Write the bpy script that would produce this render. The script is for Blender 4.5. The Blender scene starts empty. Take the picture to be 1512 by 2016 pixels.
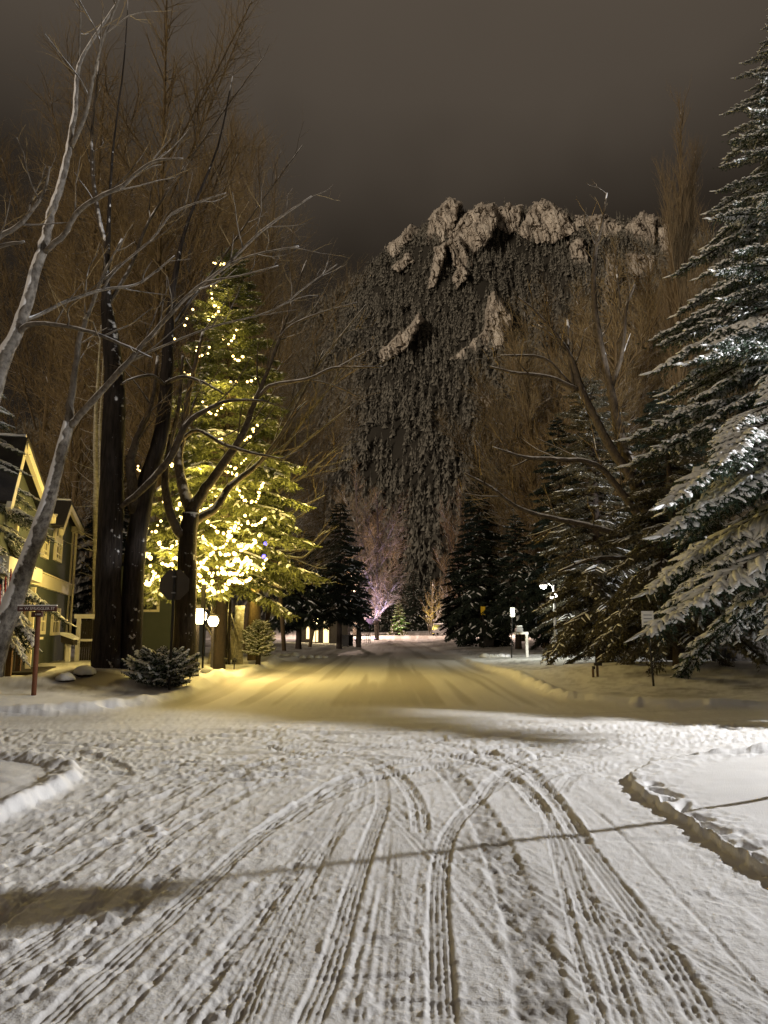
import bpy, math, random
import numpy as np
from mathutils import Vector, Matrix

# ------------------------------------------------------------------ camera, world, light
scene = bpy.context.scene
COL = scene.collection
PITCH = math.radians(9.0); CAMH = 1.6; F = 1456.0      # F in pixels of the 1512x2016 photograph
cam_d = bpy.data.cameras.new('camera'); cam = bpy.data.objects.new('camera', cam_d); COL.objects.link(cam)
cam_d.sensor_fit = 'VERTICAL'; cam_d.sensor_height = 36.0; cam_d.lens = 36.0 * F / 2016.0
cam_d.clip_start = 0.05; cam_d.clip_end = 6000
cam.location = (0, 0, CAMH); cam.rotation_euler = (math.radians(90) + PITCH, 0, 0)
scene.camera = cam
scene.view_settings.view_transform = 'Standard'; scene.view_settings.look = 'None'
scene.view_settings.exposure = 0.0; scene.view_settings.gamma = 1.0
scene.view_settings.use_curve_mapping = False

world = bpy.data.worlds.new('World'); scene.world = world; world.use_nodes = True
wn = world.node_tree.nodes; wl = world.node_tree.links; wn.clear()
wo = wn.new('ShaderNodeOutputWorld'); bg = wn.new('ShaderNodeBackground')
tc = wn.new('ShaderNodeTexCoord'); sep = wn.new('ShaderNodeSeparateXYZ')
nz = wn.new('ShaderNodeTexNoise'); nz.inputs['Scale'].default_value = 1.6; nz.inputs['Detail'].default_value = 4
mad = wn.new('ShaderNodeMath'); mad.operation = 'MULTIPLY_ADD'; mad.inputs[1].default_value = 0.30
rmp = wn.new('ShaderNodeValToRGB')
el = rmp.color_ramp.elements
el[0].position = 0.53; el[0].color = (0.0150, 0.0118, 0.0088, 1)
el[1].position = 0.98; el[1].color = (0.105, 0.083, 0.063, 1)
e = el.new(0.67); e.color = (0.0245, 0.0190, 0.0140, 1)
e = el.new(0.79); e.color = (0.074, 0.059, 0.045, 1)
wl.new(tc.outputs['Generated'], sep.inputs[0]); wl.new(tc.outputs['Generated'], nz.inputs['Vector'])
wl.new(nz.outputs['Fac'], mad.inputs[0]); wl.new(sep.outputs['Z'], mad.inputs[2])
wl.new(mad.outputs[0], rmp.inputs[0]); wl.new(rmp.outputs[0], bg.inputs['Color'])
bg.inputs['Strength'].default_value = 1.0
wl.new(bg.outputs[0], wo.inputs['Surface'])

# glow of the town behind the camera on the mountain: a weak low sun
sun_d = bpy.data.lights.new('town_glow', 'SUN'); sun = bpy.data.objects.new('town_glow', sun_d); COL.objects.link(sun)
sun_d.energy = 1.6; sun_d.angle = math.radians(8); sun_d.color = (1.0, 0.82, 0.62)
SUN_DIR = Vector((0.66, 0.74, -0.17)).normalized()
sun.rotation_euler = SUN_DIR.to_track_quat('-Z', 'Y').to_euler()

R = random.Random(7); NR = np.random.RandomState(11)
cp, sp_ = math.cos(PITCH), math.sin(PITCH)

def ray(px, py):
    x = (px - 756.0) / F; y = (1008.0 - py) / F
    return Vector((x, cp - y * sp_, sp_ + y * cp))
def P(px, py, Y):
    d = ray(px, py); t = Y / d.y
    return Vector((d.x * t, Y, CAMH + d.z * t))
def G(px, py, z=0.0):
    d = ray(px, py); t = (z - CAMH) / d.z
    return Vector((d.x * t, d.y * t, z))
def ppm(Y): return F / Y * 1.0

# ------------------------------------------------------------------ noise
def _h(ix, iy, s):
    n = (ix.astype(np.int64) * 374761393 + iy.astype(np.int64) * 668265263 + s * 1442695041) & 0x7fffffff
    n = ((n ^ (n >> 13)) * 1274126177) & 0x7fffffff
    return ((n ^ (n >> 16)) & 0xffff) / 65535.0
def vn(x, y, s=0):
    x = np.asarray(x, float); y = np.asarray(y, float)
    ix = np.floor(x); iy = np.floor(y); fx = x - ix; fy = y - iy
    fx = fx * fx * (3 - 2 * fx); fy = fy * fy * (3 - 2 * fy)
    a = _h(ix, iy, s); b = _h(ix + 1, iy, s); c = _h(ix, iy + 1, s); d = _h(ix + 1, iy + 1, s)
    return (a * (1 - fx) + b * fx) * (1 - fy) + (c * (1 - fx) + d * fx) * fy
def fbm(x, y, o=4, s=0, g=0.5):
    v = 0; a = 1; t = 0
    for i in range(o):
        v = v + a * vn(x * 2 ** i + 17.3 * i, y * 2 ** i - 9.1 * i, s + i); t += a; a *= g
    return v / t
def sstep(a, b, x):
    t = np.clip((x - a) / (b - a), 0, 1); return t * t * (3 - 2 * t)
def smin(a, b, k):
    h = np.clip(0.5 + 0.5 * (b - a) / k, 0, 1); return b * (1 - h) + a * h - k * h * (1 - h)

# ------------------------------------------------------------------ materials
def newmat(name):
    m = bpy.data.materials.new(name); m.use_nodes = True
    return m, m.node_tree.nodes, m.node_tree.links, m.node_tree.nodes['Principled BSDF']
def mat(name, c1, c2=None, scale=6.0, rough=0.8, bump=0.0, metal=0.0, bscale=None, spec=0.3):
    m, n, l, b = newmat(name)
    b.inputs['Roughness'].default_value = rough; b.inputs['Metallic'].default_value = metal
    b.inputs['Specular IOR Level'].default_value = spec
    t = n.new('ShaderNodeTexCoord')
    z = n.new('ShaderNodeTexNoise'); z.inputs['Scale'].default_value = scale; z.inputs['Detail'].default_value = 5
    l.new(t.outputs['Object'], z.inputs['Vector'])
    mx = n.new('ShaderNodeMixRGB'); c2 = c2 or tuple(v * 0.7 for v in c1)
    mx.inputs[1].default_value = (*c1, 1); mx.inputs[2].default_value = (*c2, 1)
    l.new(z.outputs['Fac'], mx.inputs[0]); l.new(mx.outputs[0], b.inputs['Base Color'])
    if bump:
        z2 = n.new('ShaderNodeTexNoise'); z2.inputs['Scale'].default_value = bscale or scale * 3; z2.inputs['Detail'].default_value = 4
        l.new(t.outputs['Object'], z2.inputs['Vector'])
        bp = n.new('ShaderNodeBump'); bp.inputs['Strength'].default_value = bump; bp.inputs['Distance'].default_value = 0.03
        l.new(z2.outputs['Fac'], bp.inputs['Height']); l.new(bp.outputs[0], b.inputs['Normal'])
    return m
def emit(name, col, s):
    m, n, l, b = newmat(name)
    b.inputs['Base Color'].default_value = (*[min(1, c) * 0.8 for c in col], 1)
    b.inputs['Emission Color'].default_value = (*col, 1); b.inputs['Emission Strength'].default_value = s
    m.cycles.emission_sampling = 'NONE'
    return m
def bark(name, c1, c2, scale, snow_lo, snow_hi, dirv=(0, 0, 1), vstretch=0.25, bump=0.6, sscale=3.5):
    """bark with snow lying on the sides that face dirv"""
    m, n, l, b = newmat(name); b.inputs['Roughness'].default_value = 0.9; b.inputs['Specular IOR Level'].default_value = 0.15
    t = n.new('ShaderNodeTexCoord'); mp = n.new('ShaderNodeMapping'); mp.inputs['Scale'].default_value = (1, 1, vstretch)
    l.new(t.outputs['Object'], mp.inputs[0])
    z = n.new('ShaderNodeTexNoise'); z.inputs['Scale'].default_value = scale; z.inputs['Detail'].default_value = 6
    z.inputs['Roughness'].default_value = 0.65
    l.new(mp.outputs[0], z.inputs['Vector'])
    cr = n.new('ShaderNodeValToRGB'); cr.color_ramp.elements[0].position = 0.35; cr.color_ramp.elements[1].position = 0.65
    cr.color_ramp.elements[0].color = (*c1, 1); cr.color_ramp.elements[1].color = (*c2, 1)
    l.new(z.outputs['Fac'], cr.inputs[0])
    g = n.new('ShaderNodeNewGeometry'); dt = n.new('ShaderNodeVectorMath'); dt.operation = 'DOT_PRODUCT'
    dt.inputs[1].default_value = dirv; l.new(g.outputs['Normal'], dt.inputs[0])
    z2 = n.new('ShaderNodeTexNoise'); z2.inputs['Scale'].default_value = sscale; z2.inputs['Detail'].default_value = 6
    l.new(t.outputs['Object'], z2.inputs['Vector'])
    ma = n.new('ShaderNodeMath'); ma.operation = 'MULTIPLY_ADD'; ma.inputs[1].default_value = 1.3
    l.new(z2.outputs['Fac'], ma.inputs[0]); l.new(dt.outputs['Value'], ma.inputs[2])
    mr = n.new('ShaderNodeMapRange'); mr.inputs['From Min'].default_value = snow_lo; mr.inputs['From Max'].default_value = snow_hi
    l.new(ma.outputs[0], mr.inputs['Value'])
    mx = n.new('ShaderNodeMixRGB'); mx.inputs[2].default_value = (0.75, 0.75, 0.76, 1)
    l.new(mr.outputs[0], mx.inputs[0]); l.new(cr.outputs[0], mx.inputs[1]); l.new(mx.outputs[0], b.inputs['Base Color'])
    bp = n.new('ShaderNodeBump'); bp.inputs['Strength'].default_value = bump; bp.inputs['Distance'].default_value = 0.02
    l.new(z.outputs['Fac'], bp.inputs['Height']); l.new(bp.outputs[0], b.inputs['Normal'])
    return m

def snow_ground_mat(name):
    m, n, l, b = newmat(name); b.inputs['Roughness'].default_value = 0.75; b.inputs['Specular IOR Level'].default_value = 0.2
    a1 = n.new('ShaderNodeAttribute'); a1.attribute_name = 'packed'
    a2 = n.new('ShaderNodeAttribute'); a2.attribute_name = 'dirt'
    t = n.new('ShaderNodeTexCoord')
    z = n.new('ShaderNodeTexNoise'); z.inputs['Scale'].default_value = 5; z.inputs['Detail'].default_value = 8
    l.new(t.outputs['Object'], z.inputs['Vector'])
    m1 = n.new('ShaderNodeMixRGB'); m1.inputs[1].default_value = (0.80, 0.79, 0.78, 1); m1.inputs[2].default_value = (0.70, 0.685, 0.665, 1)
    l.new(z.outputs['Fac'], m1.inputs[0])
    m2 = n.new('ShaderNodeMixRGB'); m2.inputs[2].default_value = (0.36, 0.335, 0.30, 1)
    l.new(a1.outputs['Fac'], m2.inputs[0]); l.new(m1.outputs[0], m2.inputs[1])
    m3 = n.new('ShaderNodeMixRGB'); m3.inputs[2].default_value = (0.085, 0.062, 0.038, 1)
    l.new(a2.outputs['Fac'], m3.inputs[0]); l.new(m2.outputs[0], m3.inputs[1]); l.new(m3.outputs[0], b.inputs['Base Color'])
    z2 = n.new('ShaderNodeTexNoise'); z2.inputs['Scale'].default_value = 70; z2.inputs['Detail'].default_value = 4
    l.new(t.outputs['Object'], z2.inputs['Vector'])
    bp = n.new('ShaderNodeBump'); bp.inputs['Strength'].default_value = 0.35; bp.inputs['Distance'].default_value = 0.012
    l.new(z2.outputs['Fac'], bp.inputs['Height']); l.new(bp.outputs[0], b.inputs['Normal'])
    return m

M = {}
M['ground'] = snow_ground_mat('snow_ground')
M['snow'] = mat('snow', (0.80, 0.80, 0.80), (0.70, 0.70, 0.70), 8, 0.8, 0.3)
M['needle'] = mat('needles', (0.035, 0.055, 0.030), (0.016, 0.028, 0.018), 9, 0.8)
M['needle_dark'] = mat('needles_dark', (0.020, 0.028, 0.017), (0.010, 0.016, 0.010), 3, 0.85)
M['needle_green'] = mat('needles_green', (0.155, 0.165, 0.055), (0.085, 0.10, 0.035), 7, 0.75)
M['needle_brown'] = mat('needles_frosted', (0.105, 0.090, 0.055), (0.035, 0.034, 0.020), 3, 0.85)
M['needle_snow'] = mat('snow_on_needles', (0.80, 0.80, 0.80), (0.55, 0.56, 0.55), 14, 0.85, 0.5)
M['aspen'] = bark('aspen_bark', (0.05, 0.042, 0.035), (0.20, 0.18, 0.155), 9, 1.16, 1.28, (-0.55, -0.55, 0.60), 0.8)
M['limb'] = bark('limb_bark', (0.055, 0.046, 0.037), (0.15, 0.13, 0.105), 12, 0.98, 1.18, (0, 0, 1), 0.6)
M['cotton'] = bark('cottonwood_bark', (0.010, 0.008, 0.007), (0.036, 0.029, 0.024), 16, 1.24, 1.42, (0.3, -0.3, 0.9), 0.12, 1.0, 6.5)
M['limb_dark'] = bark('dark_limb_bark', (0.03, 0.024, 0.018), (0.085, 0.068, 0.05), 12, 0.98, 1.2, (0, 0, 1), 0.6)
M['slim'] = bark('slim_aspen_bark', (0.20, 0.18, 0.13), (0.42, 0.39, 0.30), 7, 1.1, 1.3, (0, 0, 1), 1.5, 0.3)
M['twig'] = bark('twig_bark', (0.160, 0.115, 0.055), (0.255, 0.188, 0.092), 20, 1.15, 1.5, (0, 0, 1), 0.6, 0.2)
M['darktwig'] = bark('dark_twig_bark', (0.085, 0.060, 0.032), (0.15, 0.108, 0.058), 20, 1.2, 1.5, (0, 0, 1), 0.6, 0.2)
M['trunk'] = mat('spruce_bark', (0.045, 0.032, 0.024), (0.02, 0.015, 0.012), 10, 0.9, 0.8)

# ------------------------------------------------------------------ object helpers
def link(o, parent=None, kind=None, label=None, cat=None, group=None):
    COL.objects.link(o)
    if parent is not None: o.parent = parent
    if kind: o['kind'] = kind
    if label: o['label'] = label
    if cat: o['category'] = cat
    if group: o['group'] = group
    return o
def empty(name, loc, label, cat, group=None, rz=0.0):
    o = bpy.data.objects.new(name, None); o.empty_display_size = 0.2
    o.location = loc; o.rotation_euler = (0, 0, rz)
    return link(o, None, None, label, cat, group)

class MB:
    def __init__(s): s.v = []; s.f = []; s.m = []; s.n = 0; s.ch = []
    def add(s, verts, faces, mi=0):
        verts = np.asarray(verts, float).reshape(-1, 3)
        b = s.n; s.v.append(verts); s.n += len(verts)
        for f in faces: s.f.append([i + b for i in f]); s.m.append(mi)
    def box(s, c, size, mi=0, rz=0.0, mat3=None):
        hx, hy, hz = [q / 2.0 for q in size]
        v = np.array([[x, y, z] for x in (-hx, hx) for y in (-hy, hy) for z in (-hz, hz)])
        if mat3 is not None: v = v @ np.array(mat3).T
        elif rz:
            a = math.cos(rz); b_ = math.sin(rz); v = v @ np.array([[a, -b_, 0], [b_, a, 0], [0, 0, 1]]).T
        s.add(v + np.array(c), [(0, 1, 3, 2), (4, 6, 7, 5), (0, 4, 5, 1), (2, 3, 7, 6), (0, 2, 6, 4), (1, 5, 7, 3)], mi)
    def tube(s, pts, rad, k=6, mi=0, cap=True, flat=1.0, noise=0.0, rs=None):
        pts = np.asarray(pts, float); n = len(pts); rad = np.broadcast_to(np.asarray(rad, float), (n,))
        t = np.gradient(pts, axis=0); t /= (np.linalg.norm(t, axis=1, keepdims=True) + 1e-9)
        ref = np.array([0, 0, 1.0]) if abs(t[:, 2]).mean() < 0.8 else np.array([0, 1.0, 0])
        u = np.cross(t, ref); u /= (np.linalg.norm(u, axis=1, keepdims=True) + 1e-9); w = np.cross(u, t)
        a = np.arange(k) * 2 * math.pi / k
        rr = rad[:, None] * np.ones((1, k))
        if noise: rr = rr * (1 + noise * (rs or NR).uniform(-1, 1, (n, k)))
        v = pts[:, None, :] + rr[..., None] * (np.cos(a)[None, :, None] * u[:, None, :] + flat * np.sin(a)[None, :, None] * w[:, None, :])
        fs = []
        for i in range(n - 1):
            for j in range(k):
                j2 = (j + 1) % k
                fs.append((i * k + j, i * k + j2, (i + 1) * k + j2, (i + 1) * k + j))
        if cap:
            fs.append(tuple(range(k))[::-1]); fs.append(tuple((n - 1) * k + j for j in range(k)))
        s.add(v.reshape(-1, 3), fs, mi)
    def tubes(s, items, k=3, mi=0):
        by = {}
        for q, r in items: by.setdefault(len(q), []).append((q, r))
        for n, it in by.items():
            Q = np.array([q for q, r in it]); A = np.array([r for q, r in it]); N = len(it)
            t = np.gradient(Q, axis=1); t /= (np.linalg.norm(t, axis=2, keepdims=True) + 1e-9)
            ref = np.where((np.abs(t[:, :1, 2:3]) < 0.8), np.array([0, 0, 1.0]), np.array([0, 1.0, 0]))
            u = np.cross(t, np.broadcast_to(ref, t.shape)); u /= (np.linalg.norm(u, axis=2, keepdims=True) + 1e-9); w = np.cross(u, t)
            a = np.arange(k) * 2 * math.pi / k
            v = Q[:, :, None, :] + A[:, :, None, None] * (np.cos(a)[None, None, :, None] * u[:, :, None, :] + np.sin(a)[None, None, :, None] * w[:, :, None, :])
            i, j = np.meshgrid(np.arange(n - 1), np.arange(k), indexing='ij'); j2 = (j + 1) % k
            f = np.stack([i * k + j, i * k + j2, (i + 1) * k + j2, (i + 1) * k + j], -1).reshape(-1, 4)
            F_ = (f[None] + (np.arange(N) * n * k)[:, None, None]).reshape(-1, 4) + s.n
            s.v.append(v.reshape(-1, 3)); s.n += N * n * k; s.ch.append((F_, mi))
    def prism(s, poly, y0, y1, mi=0):
        """poly in (x,z), extruded along y"""
        n = len(poly)
        v = [(p[0], y0, p[1]) for p in poly] + [(p[0], y1, p[1]) for p in poly]
        fs = [tuple(range(n)), tuple(range(2 * n - 1, n - 1, -1))]
        for i in range(n):
            j = (i + 1) % n; fs.append((i, i + n, j + n, j))
        s.add(v, fs, mi)
    def lathe(s, c, prof, k=10, mi=0):
        v = []
        for (r, z) in prof:
            for j in range(k): v.append((c[0] + r * math.cos(2 * math.pi * j / k), c[1] + r * math.sin(2 * math.pi * j / k), c[2] + z))
        fs = []
        for i in range(len(prof) - 1):
            for j in range(k):
                j2 = (j + 1) % k; fs.append((i * k + j, i * k + j2, (i + 1) * k + j2, (i + 1) * k + j))
        fs.append(tuple(range(k))[::-1]); fs.append(tuple((len(prof) - 1) * k + j for j in range(k)))
        s.add(v, fs, mi)
    def mesh(s, name, mats, smooth=False):
        me = bpy.data.meshes.new(name)
        V = np.concatenate(s.v) if s.v else np.zeros((0, 3))
        lens = np.fromiter((len(f) for f in s.f), dtype=np.int32, count=len(s.f))
        loops = np.fromiter((i for f in s.f for i in f), dtype=np.int32, count=int(lens.sum()))
        mi_ = np.array(s.m, np.int32)
        for F_, m_ in s.ch:
            lens = np.concatenate([lens, np.full(len(F_), 4, np.int32)]); loops = np.concatenate([loops, F_.ravel().astype(np.int32)])
            mi_ = np.concatenate([mi_, np.full(len(F_), m_, np.int32)])
        me.vertices.add(len(V)); me.vertices.foreach_set('co', V.ravel())
        me.loops.add(len(loops)); me.loops.foreach_set('vertex_index', loops)
        me.polygons.add(len(lens))
        st = np.zeros(len(lens), np.int32); st[1:] = np.cumsum(lens)[:-1]
        me.polygons.foreach_set('loop_start', st); me.polygons.foreach_set('loop_total', lens)
        for m_ in (mats if isinstance(mats, (list, tuple)) else [mats]): me.materials.append(m_)
        me.polygons.foreach_set('material_index', mi_)
        me.polygons.foreach_set('use_smooth', np.full(len(lens), smooth))
        me.update(calc_edges=True)
        return me
    def obj(s, name, mats, parent=None, smooth=False, **kw):
        return link(bpy.data.objects.new(name, s.mesh(name, mats, smooth)), parent, **kw)

def local(o, p):   # world point -> local of an unscaled empty
    return np.array(o.matrix_basis.inverted() @ Vector(p))

# ------------------------------------------------------------------ terrain
def road_d(x, y):
    dc = np.abs(y - 12.2 - 0.07 * x) - 2.75 + 0.45 * sstep(-2.5, -5, x)
    df = np.maximum(np.abs(x + 0.35) - 4.3, 12 - y)
    dn = np.maximum(np.abs(x + 0.35) - 2.76 - 0.10 * vn(x * 0, y * 1.7, 5) - 0.05 * vn(x * 0, y * 9, 6) - 0.03 * (fbm(x * 8, y * 8, 2, 7) - .5), y - 10.5)
    d = smin(smin(df, dc, 3.6), dn, np.where(x > 0, 2.3, 1.5))
    dx = np.abs(y - 112) - 14.0
    return np.minimum(d, dx), dc

MOUNDS = [(-7.6, 19.7, 1.9, 1.1, 0.42), (-6.1, 22.0, 2.0, 1.6, 0.30), (-9.0, 18.2, 1.3, 0.7, 0.20), (5.6, 8.4, 0.9, 0.8, 0.16),
          (4.9, 6.6, 0.8, 0.5, 0.10), (6.3, 24, 3.0, 3, 0.15), (11, 24, 5, 4, 0.3), (-5.2, 33, 1.6, 1.6, 0.25), (-9, 30, 5, 6, 0.15)]
FOOT = [(400, 295), (400, 350), (560, 395), (520, 440), (680, 495), (650, 540), (830, 615), (800, 670), (1010, 745), (955, 795),
        (1270, 905), (1210, 950), (1260, 990), (1430, 1080), (1060, 855), (900, 720), (1350, 1010)]
FOOT = [G(1206 + a / 4.846, 1480 + b / 4.846, 0.08) for a, b in FOOT]

def base_h(x, y):
    """height without the fine tracks"""
    d, dc = road_d(x, y)
    nearR = (x > 1.5) & (y < 9.5)
    nearL = (x < -1.5) & (y < 9.5)
    hb = np.where(nearR, 0.074, np.where(nearL, 0.07, 0.11))
    w = np.where(nearR, 0.022, np.where(nearL, 0.10, 0.3))
    up = sstep(0, 1, d / w)
    h = up * hb
    h = h + sstep(0.3, 6, d) * 0.10 * (y > 14) + sstep(0.2, 3, d) * 0.05
    far = sstep(86, 128, y) * 1.05
    for (mx, my, sx, sy, a) in MOUNDS:
        h = h + a * np.exp(-((x - mx) / sx) ** 2 - ((y - my) / sy) ** 2)
    n1 = fbm(x * 0.8, y * 0.8, 3, 3)
    h = h + (n1 - 0.5) * 0.12 * sstep(0.1, 1.5, d)
    n2 = fbm(x * 3.1, y * 3.1, 3, 8)
    edge = np.exp(-((d - 0.12) / np.where(nearL, 0.13, 0.2)) ** 2)
    h = h + edge * np.where(nearR, 0.0, np.where(nearL, 0.05, 0.12)) * (0.2 + 1.7 * n2) * (y < 40)
    n3 = fbm(x * 10, y * 10, 3, 12); h = h + np.exp(-((d - .1) / .3) ** 2) * 0.055 * (n3 - .5) * sstep(11, 8, y)
    return h + far, d, dc

def gz(x, y):
    h, d, dc = base_h(np.array([float(x)]), np.array([float(y)])); return float(h[0])

def catmull(pts, n=12):
    p = np.array(pts, float); out = []
    q = np.vstack([2 * p[0] - p[1], p, 2 * p[-1] - p[-2]])
    for i in range(1, len(q) - 2):
        for t in np.linspace(0, 1, n, endpoint=False):
            a, b, c, d = q[i - 1], q[i], q[i + 1], q[i + 2]
            out.append(0.5 * (2 * b + (c - a) * t + (2 * a - 5 * b + 4 * c - d) * t * t + (3 * b - a - 3 * c + d) * t ** 3))
    out.append(p[-1]); return np.array(out)

# (photo pixels of the centre line, width m, depth m, ribs, rib height, roughness, packed, dirt)
TR = [
 ([(873,2030),(868,1900),(864,1780),(868,1700),(888,1635),(935,1580),(1010,1530),(1090,1500)], .135,.016,4,.0065,.002,.50,.05),
 ([(1400,2030),(1290,1851),(1140,1650),(1085,1570),(1030,1520),(950,1487),(860,1470)], .155,.012,4,.005,.002,.45,.05),
 ([(1245,2030),(1194,1881),(1144,1760),(1104,1650),(1065,1580),(1010,1530)], .13,.011,3,.006,.002,.40,.03),
 ([(1189,2030),(1134,1851),(1084,1650),(1060,1560)], .05,.012,1,.004,.002,.35,.03),
 ([(1074,2030),(1050,1880),(1010,1750),(970,1650),(938,1590),(890,1530),(840,1490)], .25,.017,0,.0,.008,.55,.5),
 ([(1530,1985),(1430,1870),(1330,1760),(1200,1620),(1120,1560)], .035,.010,1,.0,.002,.30,.02),
 ([(1330,2030),(1250,1900),(1180,1790),(1120,1690)], .06,.007,2,.004,.002,.30,.02),
 ([(80,2030),(190,1930),(300,1835),(400,1745),(500,1655),(600,1585),(700,1540),(790,1515)], .145,.014,4,.007,.003,.45,.05),
 ([(470,2030),(530,1880),(590,1760),(650,1660),(700,1592),(712,1550),(700,1520),(660,1500)], .10,.012,3,.006,.002,.40,.03),
 ([(600,2030),(653,1900),(700,1740),(734,1640),(752,1590),(752,1540),(735,1508),(690,1485)], .13,.012,4,.006,.002,.45,.04),
 ([(330,2030),(430,1900),(520,1790),(600,1690),(650,1630)], .13,.009,3,.004,.006,.30,.05),
 ([(740,2030),(752,1900),(765,1750),(775,1620)], .14,.005,3,.003,.001,.22,.0),
 ([(680,2030),(715,1880),(745,1740),(765,1640)], .09,.006,2,.004,.001,.28,.0),
 ([(805,2030),(812,1850),(826,1700),(845,1600),(850,1540)], .03,.006,1,.0,.001,.2,.0),
 ([(20,1712),(100,1672),(176,1622),(222,1582),(240,1550)], .16,.014,5,.006,.003,.40,.04),
 ([(-60,1850),(60,1765),(150,1702),(211,1662),(300,1620),(402,1561),(467,1531),(560,1500)], .14,.018,3,.005,.010,.40,.20),
 ([(-60,1945),(60,1870),(150,1810),(281,1692),(352,1636),(502,1556),(600,1525)], .15,.012,4,.006,.006,.35,.10),
 ([(-40,2010),(120,1900),(240,1800),(340,1715),(420,1655)], .16,.014,3,.005,.012,.40,.18),
 ([(200,2030),(300,1925),(420,1800),(500,1720)], .10,.010,2,.004,.010,.35,.10),
 ([(420,2030),(470,1950),(530,1850)], .18,.012,0,.0,.014,.35,.15),
 ([(-100,1660),(100,1610),(260,1568),(420,1520),(560,1480),(700,1455)], .30,.016,0,.0,.004,.28,.02),
 ([(-100,1690),(60,1640),(170,1596),(250,1560)], .14,.010,0,.0,.012,.3,.08),
 ([(40,1468),(140,1466),(290,1476),(390,1468),(520,1456)], .20,.045,0,.0,.008,.35,.10),
 ([(60,1480),(150,1484),(225,1508),(245,1535)], .22,.045,0,.0,.008,.3,.10),
 ([(200,1455),(330,1462),(430,1450),(600,1452)], .14,.040,0,.0,.010,.35,.15),
 ([(520,1470),(580,1484),(650,1500)], .10,.040,0,.0,.010,.35,.15),
 ([(940,1478),(1100,1468),(1280,1458),(1560,1432)], .16,.020,3,.006,.004,.25,.0),
 ([(980,1500),(1120,1490),(1300,1478),(1560,1450)], .14,.018,3,.006,.004,.25,.0),
 ([(1060,1540),(1110,1522),(1200,1505),(1330,1494),(1560,1470)], .14,.018,3,.006,.004,.25,.0),
 ([(1100,1562),(1130,1530),(1200,1514),(1300,1505)], .14,.012,3,.006,.003,.25,.0),
 ([(620,1580),(680,1545),(800,1522),(900,1500),(1000,1472)], .15,.013,4,.007,.003,.35,.0),
 ([(660,1610),(740,1568),(840,1540),(940,1520),(1040,1488)], .15,.012,3,.007,.003,.35,.0),
 ([(500,1645),(600,1580),(690,1530),(850,1492),(1100,1464),(1300,1446),(1560,1424)], .15,.020,4,.008,.004,.35,.0),
 ([(560,1625),(650,1570),(760,1528),(900,1506),(1120,1480),(1350,1464),(1560,1444)], .15,.018,4,.008,.004,.30,.0),
 ([(1150,1660),(1090,1570),(1030,1512),(920,1474),(720,1452),(450,1442),(-60,1440)], .16,.024,3,.008,.006,.35,.05),
 ([(1075,1600),(1000,1530),(880,1488),(700,1466),(480,1452),(200,1446),(-60,1452)], .16,.024,3,.008,.006,.35,.10),
 ([(830,1640),(815,1570),(760,1512),(650,1478),(480,1462),(250,1456)], .15,.020,3,.008,.005,.35,.05),
 ([(930,1590),(980,1530),(1060,1494),(1200,1470),(1400,1452),(1560,1440)], .15,.020,3,.008,.004,.3,.0),
 ([(-60,1412),(300,1408),(700,1412),(1000,1408),(1560,1392)], .2,.02,3,.008,.004,.3,.05),
 ([(300,1580),(420,1530),(560,1498),(760,1470),(1000,1448),(1300,1428),(1560,1414)], .16,.022,3,.008,.005,.3,.03),
 ([(-60,1424),(200,1420),(500,1424),(800,1430),(1100,1420),(1560,1402)], .7,.02,0,.0,.004,.2,.05),
]
_tr = np.random.RandomState(77)
for _i in range(22):     # older half-filled tracks running along the street
    _x = _tr.uniform(-120, 1640); _dx = (_x - 700) * _tr.uniform(.22, .34)
    _pts = [(_x + (700 - _x) * q * .92 + _tr.uniform(-6, 6) + _dx * 0, 2030 - 470 * q) for q in (0, .35, .65, .85, _tr.uniform(.92, 1.04))]
    TR.append((_pts, _tr.choice([.03, .05, .12, .15]), _tr.uniform(.002, .006), int(_tr.choice([1, 3, 4])), _tr.uniform(.0018, .0035), .0008, _tr.uniform(.12, .35), _tr.choice([0, 0, .1])))
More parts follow.
